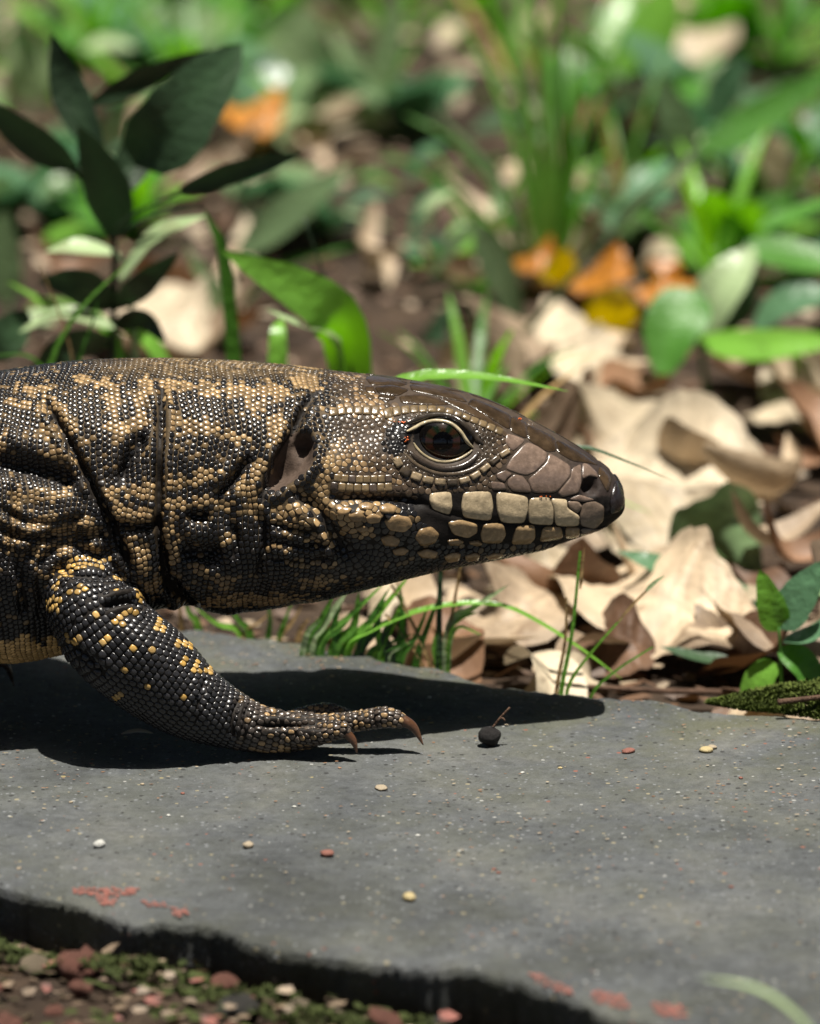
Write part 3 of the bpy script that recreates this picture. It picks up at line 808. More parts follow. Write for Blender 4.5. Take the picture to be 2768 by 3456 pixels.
# nuchal fold splits the neck's rows from the packed scales of the head
FOLD = smooth_pl(m2([(1620, 180), (1500, 280), (1440, 410), (1370, 520), (1310, 650), (1265, 790), (1300, 840), (1420, 760)]))
def side_of_head(px):
    fx = np.interp(px[:, 1], [700, 795, 838, 900, 943, 1000, 1060, 1075, 1100, 1320], [715, 705, 652, 622, 594, 568, 552, 570, 655, 690])
    return px[:, 0] > fx
pts = pts[~side_of_head(pp)]
# head: thrown darts with a minimum spacing, then relaxed
hi0 = np.searchsorted(xs, x_of(540))
HG = GD[hi0:-2]
cand = []
ii = RNG.integers(0, HG.shape[0] - 1, 60000); jj = RNG.integers(0, NA, 60000); fu, fv = RNG.random(60000), RNG.random(60000)
cand = (HG[ii, jj] * ((1 - fu) * (1 - fv))[:, None] + HG[ii + 1, jj] * (fu * (1 - fv))[:, None] + HG[ii, (jj + 1) % NA] * ((1 - fu) * fv)[:, None] + HG[ii + 1, (jj + 1) % NA] * (fu * fv)[:, None])
cpx = near_px(cand); ok = side_of_head(cpx) & (ell(cpx, EYE_C, 62, 47, 12) > 1.28)
for P in SHIELD_PX:
    Q = P.mean(0) + (P - P.mean(0)) * 1.06
    ok &= ~inside_poly(cpx, Q)
ok &= ~inside_poly(cpx, EAR)
ok &= ell(cpx, c1(1450, 768), 17, 21, 20) > 1.3
BARE = m1([(1700, 300), (960, 440), (800, 300), (700, 230), (420, 160), (140, 110), (140, 60), (500, 60), (1000, 250), (1800, 600), (1800, 1200), (1300, 1110), (600, 1110), (480, 1000), (420, 900), (430, 780), (560, 770), (860, 775), (900, 700), (1000, 540)])
LIPS = m1([(1700, 300), (960, 430), (1000, 540), (900, 690), (860, 780), (430, 790), (430, 900), (500, 1000), (600, 1105), (1300, 1105), (1800, 1200)])
CRWN = m1([(140, 0), (1100, 0), (1100, 480), (960, 440), (850, 400), (750, 360), (650, 320), (560, 300), (340, 300), (200, 230), (140, 190)])
ok &= ~inside_poly(cpx, LIPS) & ~inside_poly(cpx, CRWN)
cand = cand[ok]; cpx = cpx[ok]; csz = size_field(cpx) / KPX * .93
def pack(cand, csz, its=6):
    cell = .0011; gridh = {}; keep = []
    for i in range(len(cand)):
        p = cand[i]; k = (int(p[0] // cell), int(p[1] // cell), int(p[2] // cell)); r2 = (csz[i] * .86) ** 2; good = True
        for a in (-2, -1, 0, 1, 2):
            for b in (-2, -1, 0, 1, 2):
                for c in (-2, -1, 0, 1, 2):
                    for j in gridh.get((k[0] + a, k[1] + b, k[2] + c), ()):
                        if ((cand[j] - p) ** 2).sum() < r2: good = False; break
                    if not good: break
                if not good: break
            if not good: break
        if good: gridh.setdefault(k, []).append(i); keep.append(i)
    hp = cand[keep]; hs = csz[keep]
    for it in range(its):
        kd = KDTree(len(hp))
        for i, p in enumerate(hp): kd.insert(p, i)
        kd.balance(); mv = np.zeros_like(hp)
        for i, p in enumerate(hp):
            for (q, j, d) in kd.find_n(p, 7):
                if j != i and d < hs[i] * 1.08 and d > 1e-7: mv[i] += (p - np.array(q)) / d * (hs[i] * 1.08 - d) * .22
        hp = hp + mv
    return hp, hs, keep
hp, hs, _ = pack(cand, csz)
allp = np.concatenate([pts, hp])
# none in the ear, the eye or under a plate
apx = near_px(allp)
ok = ~inside_poly(apx, EAR) & (ell(apx, EYE_C, 62, 47, 12) > 1.25)
for P in SHIELD_PX: ok &= ~inside_poly(apx, P)
for gi, wpx in ((0, 2.6), (1, 3.6), (2, 3.0), (9, 5.0)):
    dg_, _, tg_ = pl_dist(apx, smooth_pl(GROOVES[gi][0])); ok &= (dg_ > wpx) | (tg_ < (.22 if gi == 2 else .10)) | (tg_ > .97)
allp = allp[ok]
sp_, sn_, ok = snap(allp, .0016)
sp_, sn_ = sp_[ok], sn_[ok]
spx = near_px(sp_); ssz = size_field(spx) / KPX * (.84 + .32 * RNG.random(len(sp_)))
rnd = RNG.random((len(sp_), 4))
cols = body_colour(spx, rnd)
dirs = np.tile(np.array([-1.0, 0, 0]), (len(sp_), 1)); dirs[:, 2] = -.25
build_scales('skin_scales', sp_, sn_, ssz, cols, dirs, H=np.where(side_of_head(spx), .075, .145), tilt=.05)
# leg scales: overlapping rows along the limb
CA, CD, CS = [], [], []
LIMB_LIST = [(LEG, [.0015, .0018, .0022, .0023, .0023, .0022, .0021, .0021])] + [(t_, [.0019, .0019, .0018]) for t_ in TOES] + [(LEG2, [.0024, .0024])] + [(t_, [.0018, .0018]) for t_ in TOES2]
def frame(pth, k):
    C = pth[:, :3]; i0 = np.minimum(k.astype(int), len(C) - 2); f = (k - i0)[:, None]
    T = np.gradient(C, axis=0); T /= np.linalg.norm(T, axis=1, keepdims=True)
    q = pth[i0] * (1 - f) + pth[i0 + 1] * f; t = T[i0] * (1 - f) + T[i0 + 1] * f
    a = np.cross(t, np.array([0, -.35, 1.0])); a /= np.linalg.norm(a, axis=1, keepdims=True)
    return q, t, a, np.cross(a, t)
for rows in (True, False):            # first orderly rows, then fillers for the gaps on the outside of bends
    for pth, pit in LIMB_LIST:
        C = pth[:, :3]; L = np.concatenate([[0], np.cumsum(np.linalg.norm(np.diff(C, axis=0), axis=1))])
        if rows:
            k, g = [], []; s_ = .003; row = 0
            while s_ < L[-1]:
                u = s_ / L[-1]; pz = np.interp(u, np.linspace(0, 1, len(pit)), pit); kk = np.interp(s_, L, np.arange(len(C)))
                r = np.interp(s_, L, pth[:, 3]); n = max(7, int(2 * np.pi * r / (pz * .93)))
                k += [kk] * n; g += [(j + .5 * (row % 2)) * 2 * np.pi / n for j in range(n)]
                s_ += pz * .97; row += 1
            k, g = np.array(k), np.array(g)
        else:
            n = int(30000 * L[-1] / .09 * pth[:, 3].mean() / .011)
            k = RNG.random(n) * (len(C) - 1.01); g = RNG.random(n) * 2 * np.pi
        q, t, a, b = frame(pth, k)
        CA.append(q[:, :3] + q[:, 3:] * (np.cos(g)[:, None] * a + np.sin(g)[:, None] * b)); CD.append(t)
        CS.append(np.interp(k / (len(C) - 1), np.linspace(0, 1, len(pit)), pit))
CA, CD, CS = np.concatenate(CA), np.concatenate(CD), np.concatenate(CS)
p_, n_, ok = snap(CA, .0036)
lp, ls, keep = pack(p_[ok], CS[ok] * .97, 3)
ld = CD[ok][keep]
lp, ln, ok = snap(lp, .01)
lpx = proj(lp); rnd = RNG.random((len(lp), 4))
lc = np.tile(np.array([.018, .0175, .019]), (len(lp), 1)) * (.75 + .7 * rnd[:, 3:4])
SPOTS = [(235, 150, 40, 18), (300, 125, 30, 10), (380, 130, 25, 10), (225, 208, 18, 10), (300, 218, 26, 12), (292, 238, 16, 9), (210, 275, 22, 20), (270, 158, 8, 9), (405, 245, 10, 9), (455, 325, 12, 15),
         (470, 350, 12, 10), (510, 310, 20, 12), (515, 440, 12, 12), (595, 458, 12, 12), (615, 360, 16, 22), (710, 495, 14, 13), (765, 520, 12, 14), (815, 530, 12, 14), (410, 425, 16, 14), (690, 430, 14, 12),
         (580, 590, 9, 8), (720, 645, 9, 8), (735, 430, 14, 10), (460, 635, 14, 8), (385, 318, 10, 8), (455, 225, 10, 9), (500, 175, 40, 10), (540, 240, 10, 30), (280, 410, 22, 14), (480, 535, 8, 6), (350, 105, 60, 10)]
for (x, y, rx, ry) in SPOTS:
    m = ell(lpx, c3(x, y), rx * .78, ry * .85) < 1
    lc[m] = (C_YEL * (1 - rnd[m, 2:3] * .6) + np.array([.42, .30, .15]) * rnd[m, 2:3] * .6) * (.45 + .55 * rnd[m, 1:2])
hand = np.clip((lpx[:, 0] - c3(900, 0)[0]) / 80, 0, 1)[:, None]
lc = lc * (1 - hand) + hand * np.where(rnd[:, 2:3] < .35, np.array([.26, .17, .085]), np.array([.075, .058, .046])) * (.6 + .8 * rnd[:, 1:2])
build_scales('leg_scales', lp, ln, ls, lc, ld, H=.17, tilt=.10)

# a few orange mites at the corner of the eye
V, T = [], []
for k in range(34):
    cx, cy, sx_, sy_ = [(365, 392, 34, 9), (378, 488, 9, 16), (1040, 374, 12, 5), (1160, 820, 40, 3), (350, 730, 8, 6)][[0, 0, 0, 1, 1, 2, 3][k % 7]]
    loc, nor = hit(*c1(random.gauss(cx, sx_ * .6), random.gauss(cy, sy_ * .6)))
    if loc is None: continue
    a = np.cross(nor, [0, 0, 1]); a /= np.linalg.norm(a); b = np.cross(nor, a); r = .00028; o0 = len(V); p = loc + nor * .0005
    V += [p + a * r, p + b * r, p - a * r, p - b * r, p + nor * r, p - nor * r]
    T += [(o0, o0 + 1, o0 + 4), (o0 + 1, o0 + 2, o0 + 4), (o0 + 2, o0 + 3, o0 + 4), (o0 + 3, o0, o0 + 4), (o0 + 1, o0, o0 + 5), (o0 + 2, o0 + 1, o0 + 5), (o0 + 3, o0 + 2, o0 + 5), (o0, o0 + 3, o0 + 5)]
mo = obj('mites', fast_mesh('mites', V, T, MAT['scale'], np.tile(np.array([.62, .12, .02]), (len(V), 1))))
tag(mo, 'tiny orange mites clustered at the corner of the eye', 'mites', kind='stuff')
# ------------------------------------------------------------------ materials of the setting
def leaf_material(name, base, tip=None, trans=.35, rough=.42, var=.35, spot=0.0):
    m, t, out = nodes(name)
    b = N(t, 'ShaderNodeBsdfPrincipled', Roughness=rough)
    at = t.nodes.new('ShaderNodeVertexColor'); at.layer_name = 'Col'
    oi = t.nodes.new('ShaderNodeObjectInfo')
    n1 = tex(t, 'ShaderNodeTexNoise', 45, objco(t), Detail=5.0)
    f = mathn(t, 'ADD', mathn(t, 'MULTIPLY', n1.outputs[0], .7), mathn(t, 'MULTIPLY', oi.outputs['Random'], .5))
    lo = tuple(c * (1 - var) for c in base); hi = tuple(min(.9, c * (1 + var)) for c in (tip or base))
    r = ramp(t, f, [(.25, lo), (.95, hi)])
    c = mixc(t, 1.0, r.outputs[0], at.outputs[0], 'MULTIPLY')
    if spot:
        v = tex(t, 'ShaderNodeTexNoise', 90, objco(t), Detail=2.0)
        k = ramp(t, v.outputs[0], [(.60, (0, 0, 0)), (.68, (1, 1, 1))])
        c = mixc(t, mathn(t, 'MULTIPLY', k.outputs[0], spot), c, (.10, .05, .02))
    t.links.new(c, b.inputs['Base Color'])
    tr = t.nodes.new('ShaderNodeBsdfTranslucent'); hs = t.nodes.new('ShaderNodeHueSaturation')
    hs.inputs['Saturation'].default_value = 1.2; hs.inputs['Value'].default_value = 1.5
    t.links.new(c, hs.inputs['Color']); t.links.new(hs.outputs[0], tr.inputs[0])
    mx = t.nodes.new('ShaderNodeMixShader'); mx.inputs[0].default_value = trans
    t.links.new(b.outputs[0], mx.inputs[1]); t.links.new(tr.outputs[0], mx.inputs[2])
    n2 = tex(t, 'ShaderNodeTexNoise', 260, objco(t), Detail=3.0)
    t.links.new(bump(t, n2.outputs[0], .0008), b.inputs['Normal'])
    t.links.new(mx.outputs[0], out.inputs[0]); return m
MAT['green'] = leaf_material('leaf_green', (.060, .175, .026))
MAT['lime'] = leaf_material('leaf_lime', (.16, .36, .050), trans=.4, rough=.32)
MAT['pale'] = leaf_material('leaf_pale', (.27, .37, .18), (.36, .46, .26), trans=.25, rough=.34, var=.2, spot=.3)
MAT['blue'] = leaf_material('leaf_bluegreen', (.085, .18, .095), trans=.25, rough=.32)
MAT['sage'] = leaf_material('leaf_sage', (.13, .20, .095), trans=.25, rough=.35)
MAT['dark'] = leaf_material('leaf_dark', (.022, .050, .020), trans=.10, rough=.5)
MAT['grass'] = leaf_material('grass_blade', (.075, .22, .026), (.13, .30, .05), trans=.4)
MAT['straw'] = leaf_material('dry_stalk', (.30, .20, .09), trans=.15)
MAT['dry'] = leaf_material('dry_leaf', (.19, .125, .080), (.44, .345, .235), trans=.12, rough=.6, var=.35, spot=.5)
MAT['dry_pale'] = leaf_material('dry_pale_leaf', (.42, .34, .23), (.52, .44, .32), trans=.12, rough=.6, var=.15, spot=.3)
MAT['brownleaf'] = leaf_material('brown_leaf', (.12, .062, .034), (.20, .11, .06), trans=.10, rough=.6, var=.4)
MAT['orange'] = leaf_material('orange_leaf', (.30, .10, .012), (.42, .17, .02), trans=.25, spot=.8)
MAT['yellow'] = leaf_material('yellow_leaf', (.56, .40, .012), trans=.3)

def slab_material():
    m, t, out = nodes('slate_slab'); co = objco(t)
    b = N(t, 'ShaderNodeBsdfPrincipled', Roughness=.78); b.inputs['Specular IOR Level'].default_value = .3
    n1 = tex(t, 'ShaderNodeTexNoise', 14, co, Detail=8.0, Roughness=.65)
    c = ramp(t, n1.outputs[0], [(.30, (.058, .063, .068)), (.5, (.084, .090, .094)), (.72, (.118, .121, .118))]).outputs[0]
    n2 = tex(t, 'ShaderNodeTexNoise', 240, co, Detail=6.0, Roughness=.7)
    c = mixc(t, 1.0, c, ramp(t, n2.outputs[0], [(.28, (.66,) * 3), (.72, (1.34,) * 3)]).outputs[0], 'MULTIPLY')
    # lichen film: olive, thicker in patches
    n3 = tex(t, 'ShaderNodeTexNoise', 32, co, Detail=6.0, Roughness=.7)
    at = t.nodes.new('ShaderNodeVertexColor'); at.layer_name = 'Col'
    lich = mathn(t, 'MULTIPLY', ramp(t, n3.outputs[0], [(.42, (0,) * 3), (.62, (1,) * 3)]).outputs[0], at.outputs[0])
    c = mixc(t, mathn(t, 'MULTIPLY', lich, .75), c, (.085, .088, .048))
    n5 = tex(t, 'ShaderNodeTexNoise', 7, co, Detail=7.0, Roughness=.6)
    c = mixc(t, 1.0, c, ramp(t, n5.outputs[0], [(.38, (.74, .74, .72)), (.48, (1.0, 1.0, 1.0)), (.62, (1.12, 1.10, 1.05))]).outputs[0], 'MULTIPLY')
    # mineral flecks of three colours
    for sc, rad, colr in ((320, .16, (.26, .23, .15)), (210, .11, (.24, .09, .06)), (260, .12, (.36, .36, .34)), (130, .07, (.30, .25, .12)), (420, .22, (.022, .022, .022)), (520, .22, (.18, .19, .20))):
        v = tex(t, 'ShaderNodeTexVoronoi', sc, co)
        wn = t.nodes.new('ShaderNodeSeparateColor'); t.links.new(v.outputs['Color'], wn.inputs[0])
        lim = mathn(t, 'MULTIPLY', mathn(t, 'GREATER_THAN', wn.outputs[0], .72), rad * 1.6)
        k = mathn(t, 'LESS_THAN', v.outputs['Distance'], mathn(t, 'MULTIPLY', lim, wn.outputs[1]))
        c = mixc(t, mathn(t, 'MULTIPLY', k, .8), c, colr)
    t.links.new(c, b.inputs['Base Color'])
    n4 = tex(t, 'ShaderNodeTexNoise', 700, co, Detail=5.0)
    h = mathn(t, 'ADD', mathn(t, 'MULTIPLY', n4.outputs[0], .6), mathn(t, 'MULTIPLY', n2.outputs[0], 1.0))
    t.links.new(bump(t, h, .0020), b.inputs['Normal'])
    t.links.new(b.outputs[0], out.inputs[0]); return m
MAT['slab'] = slab_material()
def rough_material(name, stops, scale, rough=.85, bd=.002, rnd=0.0):
    m, t, out = nodes(name); co = objco(t)
    b = N(t, 'ShaderNodeBsdfPrincipled', Roughness=rough); b.inputs['Specular IOR Level'].default_value = .25
    n1 = tex(t, 'ShaderNodeTexNoise', scale, co, Detail=8.0, Roughness=.65)
    f = n1.outputs[0]
    if rnd:
        oi = t.nodes.new('ShaderNodeObjectInfo')
        f = mathn(t, 'ADD', mathn(t, 'MULTIPLY', f, 1 - rnd), mathn(t, 'MULTIPLY', oi.outputs['Random'], rnd))
    t.links.new(ramp(t, f, stops).outputs[0], b.inputs['Base Color'])
    n2 = tex(t, 'ShaderNodeTexNoise', scale * 5, co, Detail=5.0)
    t.links.new(bump(t, n2.outputs[0], bd), b.inputs['Normal'])
    t.links.new(b.outputs[0], out.inputs[0]); return m
MAT['soil'] = rough_material('soil', [(.3, (.014, .009, .006)), (.55, (.040, .026, .017)), (.75, (.085, .057, .036))], 30, .95, .006)
MAT['gravel'] = rough_material('gravel', [(.12, (.05, .038, .028)), (.3, (.16, .10, .065)), (.5, (.30, .24, .16)), (.62, (.12, .12, .05)), (.85, (.34, .14, .10))], 60, .85, .002, .7)
MAT['redpaint'] = rough_material('red_paint', [(.36, (.13, .08, .07)), (.50, (.22, .085, .068)), (.75, (.29, .12, .095))], 220, .7, .0006)
MAT['moss'] = rough_material('moss', [(.3, (.030, .045, .008)), (.7, (.12, .155, .030))], 300, .9, .0004)
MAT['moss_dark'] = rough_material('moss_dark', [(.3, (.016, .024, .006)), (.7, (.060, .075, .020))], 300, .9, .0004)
MAT['berry'] = rough_material('berry', [(.3, (.010, .009, .009)), (.7, (.024, .021, .020))], 600, .5, .0008)
MAT['twig'] = rough_material('twig', [(.3, (.05, .028, .018)), (.7, (.12, .07, .045))], 200, .8, .001)
MAT['bark'] = rough_material('bark', [(.3, (.05, .035, .025)), (.7, (.14, .10, .075))], 8, .9, .02)
def chip_mat(name, c):
    return rough_material(name, [(.3, tuple(v * .8 for v in c)), (.7, c)], 400, .7, .0005)
MAT['chip_white'] = chip_mat('white_chip', (.46, .46, .43)); MAT['chip_red'] = chip_mat('red_chip', (.22, .095, .072)); MAT['chip_yel'] = chip_mat('yellow_chip', (.42, .34, .18)); MAT['chip_tan'] = chip_mat('tan_chip', (.34, .28, .20))

# ------------------------------------------------------------------ ground
GZ = -.022
SLAB_Z = -.002
def r3(x, y): return (374.3 + .3974 * x, 1154.2 + .3974 * y)
def r4(x, y): return ((2100 + .3868 * x) / 1.6028, (2200 + .3868 * y) / 1.6028)
far_px = [r3(*p) for p in [(0, 405), (110, 410), (280, 445), (480, 475), (700, 505), (850, 540), (1000, 560), (1080, 598), (1250, 620), (1400, 640), (1560, 690), (1660, 715)]] + \
         [r4(*p) for p in [(0, 372), (200, 400), (350, 410), (450, 440), (600, 480), (720, 492), (860, 500), (1150, 520), (1400, 530), (1727, 560)]]
near_px_ = [(0, 1860), (100, 1885), (190, 1908), (275, 1934), (380, 1944), (450, 1950), (550, 1985), (700, 2012), (863, 2026), (988, 2042), (1088, 2062), (1213, 2105), (1313, 2140), (1450, 2172)]
FE = [at_z(*p, SLAB_Z)[:2] for p in far_px]; NE = [at_z(*p, SLAB_Z)[:2] for p in near_px_]
FE = [np.array([-1.25, FE[0][1] + (FE[0][0] + 1.25) * .5]), np.array([-.45, FE[0][1] + (FE[0][0] + .45) * .52])] + FE + [np.array([.62, FE[-1][1] - (.62 - FE[-1][0]) * .42])]
NE = [np.array([-1.25, NE[0][1] + (NE[0][0] + 1.25) * .5]), np.array([-.45, NE[0][1] + (NE[0][0] + .45) * .52])] + NE + [np.array([.62, NE[-1][1] - (.62 - NE[-1][0]) * .45])]
FE, NE = np.array(FE), np.array(NE)
def far_y(x): return float(np.interp(x, FE[:, 0], FE[:, 1]))
def near_y(x): return float(np.interp(x, NE[:, 0], NE[:, 1]))
def nz(x, y, z=0.0): return noise.noise(Vector((x, y, z)))
def ground_h(x, y):
    r = math.hypot(x, y)
    front = min(1, max(0, (near_y(x) - .004 - y) / .012)) * (abs(x) < .6)
    return GZ + .0075 * front + .005 * nz(x * 9, y * 9) + .003 * nz(x * 30, y * 30, 3) * (r < 4) - .002 + .02 * nz(x * .7, y * .7, 5) * min(1, max(0, (r - 1.2) / 2))
ga = np.concatenate([np.linspace(-60, -4, 16)[:-1], np.linspace(-4, -1.2, 15)[:-1], np.linspace(-1.2, 1.2, 97), np.linspace(1.2, 4, 15)[1:], np.linspace(4, 60, 16)[1:]])
gv = [(x, y + .3, ground_h(x, y + .3)) for y in ga for x in ga]; n = len(ga)
gf = [(j * n + i, j * n + i + 1, (j + 1) * n + i + 1, (j + 1) * n + i) for j in range(n - 1) for i in range(n - 1)]
tag(obj('ground', mesh('ground', gv, gf, MAT['soil'])), kind='structure')

# ------------------------------------------------------------------ slab
sxs = np.concatenate([np.linspace(-1.25, -.3, 70)[:-1], np.linspace(-.3, .32, 420), np.linspace(.32, .62, 40)[1:]])
rows_ = np.concatenate([[0, .002, .006, .014], np.linspace(.03, .97, 64), [.986, .994, .998, 1]])
V, C = [], []
def jag(x, seed, amp):
    return amp * (nz(x * 40, seed) + .6 * nz(x * 110, seed + 3) + .45 * nz(x * 300, seed + 7) + .3 * nz(x * 800, seed + 9))
for x in sxs:
    yf = far_y(x) + jag(x, 1.5, .0032); yn = near_y(x) + jag(x, 11.5, .0042)
    for q_ in rows_:
        y = yf + (yn - yf) * q_
        w_ = yf - yn; ed = min(q_ * w_, (1 - q_) * w_)
        z = SLAB_Z + .0005 * nz(x * 25, y * 25) + .0003 * nz(x * 120, y * 120, 2)
        z -= .0016 * math.exp(-ed / .0016) * (1 + .8 * nz(x * 90, y * 90, 4)) + .0009 * math.exp(-ed / .006) * max(0, nz(x * 60, y * 60, 8))
        V.append((x, y, z)); C.append((min(1, .25 + .9 * math.exp(-(q_ * w_) / .05) + .15 * math.exp(-((1 - q_) * w_) / .03)),) * 3)
nr_ = len(rows_); F = []
for i in range(len(sxs) - 1):
    for k in range(nr_ - 1):
        F.append((i * nr_ + k, i * nr_ + k + 1, (i + 1) * nr_ + k + 1, (i + 1) * nr_ + k))
# broken side faces
def wall(ids, sgn):
    base = len(V); lv = 5
    for i in ids:
        x, y, z = V[i]
        for l in range(1, lv + 1):
            f = l / lv
            V.append((x, y - sgn * (.004 * f + .0035 * nz(x * 70, f * 3, sgn * 5) * f), z - .020 * f)); C.append((.7, .7, .7))
    for a in range(len(ids) - 1):
        col = [ids[a]] + [base + a * lv + l for l in range(lv)]; col2 = [ids[a + 1]] + [base + (a + 1) * lv + l for l in range(lv)]
        for l in range(lv): F.append((col[l], col2[l], col2[l + 1], col[l + 1]) if sgn > 0 else (col[l + 1], col2[l + 1], col2[l], col[l]))
wall([i * nr_ for i in range(len(sxs))], 1)
wall([i * nr_ + nr_ - 1 for i in range(len(sxs))], -1)
SLAB = obj('paving_slab', mesh('paving_slab', V, F, MAT['slab'], True, np.array(C)))
tag(SLAB, 'flat dark grey stone slab with broken edges under the lizard', 'slab')
def slab_z(x, y): return SLAB_Z + .0005 * nz(x * 25, y * 25) + .0003 * nz(x * 120, y * 120, 2)
# worn red paint along the near edge
def paint(px):
    """paint worn to flakes: small irregular chips inside the traced outline"""
    P = np.array(px, float); lo, hi = P.min(0) - 6, P.max(0) + 6; vs, fs = [], []
    r_ = random.Random(int(lo[0]))
    for gx in np.arange(lo[0], hi[0], 5.0):
        for gy in np.arange(lo[1], hi[1], 3.2):
            q_ = np.array([gx + r_.uniform(-2, 2), gy + r_.uniform(-1.2, 1.2)])
            if not inside_poly(q_ + np.array([nz(gx * .07, gy * .07) * 7, nz(gx * .07, gy * .07, 4) * 5]), P) or nz(gx * .11, gy * .16, 7) < -.12: continue
            b = len(vs); m_ = r_.choice([5, 6])
            for k in range(m_):
                a = k * 6.283 / m_; w_ = at_z(q_[0] + 3.6 * r_.uniform(.6, 1.1) * math.cos(a), q_[1] + 2.3 * r_.uniform(.6, 1.1) * math.sin(a), SLAB_Z)
                vs.append((w_[0], w_[1], slab_z(w_[0], w_[1]) + .0004 + .00012 * r_.random()))
            fs.append(tuple(range(b, b + m_)))
    if fs: obj('paint_patch', mesh('paint_patch', vs, [f[::-1] for f in fs], MAT['redpaint'], False), SLAB)
for px in ([(148, 1870), (290, 1873), (288, 1885), (250, 1892), (240, 1912), (208, 1906), (200, 1888), (150, 1882)], [(292, 1898), (350, 1903), (352, 1914), (300, 1912)], [(356, 1912), (398, 1918), (395, 1936), (362, 1932)],
           [(1110, 2050), (1140, 2055), (1205, 2082), (1212, 2098), (1180, 2094), (1130, 2070)], [(1240, 2080), (1262, 2088), (1320, 2100), (1325, 2132), (1250, 2108)], [(1370, 2112), (1440, 2118), (1448, 2146), (1390, 2142)]): paint(px)

# ------------------------------------------------------------------ leaves and blades
PROFS = {'grass': lambda t: min(1, .35 + 3 * t) * (1 - t) ** .55, 'lance': lambda t: math.sin(math.pi * min(1, t * .96 + .04)) ** .8 * (1 - .25 * t), 'ovate': lambda t: (math.sin(math.pi * t ** .72)) ** .62 if 0 < t < 1 else .02, 'stalk': lambda t: 1 - .6 * t}
def strip(ctrl, width, face, prof='lance', fold=.15, nseg=12, ncol=4, wave=0.0, seed=0, cup=0.0):
    """leaf sheet along a 3-D midline; `face` is roughly where the upper side looks"""
    ctrl = [np.array(c, float) for c in ctrl]
    if len(ctrl) == 2: ctrl = [ctrl[0], (ctrl[0] + ctrl[1]) / 2 + np.array([0, 0, .06 * np.linalg.norm(ctrl[1] - ctrl[0])]), ctrl[1]]
    path = catmull(ctrl, max(3, nseg // (len(ctrl) - 1)))
    T = np.gradient(path, axis=0); T /= np.linalg.norm(T, axis=1, keepdims=True) + 1e-12
    face = np.array(face, float); V, F, C = [], [], []
    n = len(path); pf = PROFS[prof]; m = ncol + 1
    for i in range(n):
        t = i / (n - 1)
        s = np.cross(T[i], face); s /= np.linalg.norm(s) + 1e-9
        nn = np.cross(s, T[i])
        w = max(.02, pf(t)) * width / 2
        for k in range(m):
            u = k / ncol * 2 - 1
            lift = fold * abs(u) * w + cup * u * u * w + wave * w * math.sin(7 * t + seed + (2 if u > 0 else 0)) * abs(u)
            V.append(path[i] + s * u * w * (1 + .10 * nz(t * 9, seed, u)) + nn * lift)
            sh = 1.18 if abs(u) < .15 else 1.0
            C.append((sh, sh, sh * .98))
    for i in range(n - 1):
        for k in range(ncol): F.append((i * m + k, i * m + k + 1, (i + 1) * m + k + 1, (i + 1) * m + k))
    return V, F, C
def tube(path, r0, r1, ns=7):
    path = catmull(path, 5) if len(path) > 2 else np.array(path, float)
    g, _ = sweep(np.concatenate([path, np.linspace(r0, r1, len(path))[:, None]], 1), ns)
    V, F = [], []; add_grid(V, F, g); return V, F
def part(name, V, F, C, mat, parent):
    """mesh in the parent's own coordinates"""
    o = np.array(parent.location) if parent is not None else np.zeros(3)
    V = np.array(V) - o
    return obj(name, mesh(name, V, F, MAT[mat], True, np.array(C) if C is not None else np.ones((len(V), 3))), parent)
UPF = (0, -.45, 1.0)
def px_m(Y): return (Y - CAM[1]) / CP / DIST / KPX          # metres per picture pixel at that depth
def plant(name, label, cat, root, items, group=None, Y=None, RZ=None):
    """items: (kind, mat, [(px,py,dY)...], width px, face, profile)"""
    if Y == 'edge':
        Y = far_y(at_z(*root, SLAB_Z)[0]) + .012
    g = at_z(*root, GZ) if Y is None else np.array([at_y(*root, Y)[0], Y, GZ])
    E = empty(name, (g[0], g[1], ground_h(g[0], g[1]))); tag(E, label, cat, group)
    Y0 = g[1]
    for it in items:
        kind, mat, pts, wd = it[:4]; face = it[4] if len(it) > 4 else UPF; prof = it[5] if len(it) > 5 else ('grass' if kind == 'blade' else 'lance')
        P = [at_y(p[0], p[1], Y0 + (p[2] if len(p) > 2 else 0)) for p in pts]
        if Y is not None and kind == 'blade' and P[0][2] > GZ + .004 and P[0][2] < .012:
            P = [np.array([P[0][0] - .15 * (P[1][0] - P[0][0]), P[0][1], GZ - .002])] + P
        sc = px_m(Y0)
        if kind == 'stem':
            V, F = tube(P, wd * sc / 2, wd * sc / 2 * .6); part('stem', V, F, None, mat, E)
        else:
            V, F, C = strip(P, wd * sc, face, prof, fold=.16, wave=.10, seed=len(pts) + pts[0][0]); part(kind, V, F, C, mat, E)
    return E
B, L, S = 'blade', 'leaf', 'stem'
FC = (0, -1, .35); FU = (0, -.35, 1); FR_ = (.5, -.6, .7); FL = (-.5, -.6, .7); FB = (0, .6, .8); FD = (0, -1, -.22); FG1 = (.7, -.7, .5); FG2 = (-.7, -.7, .5); FG3 = (.1, -.8, .75)
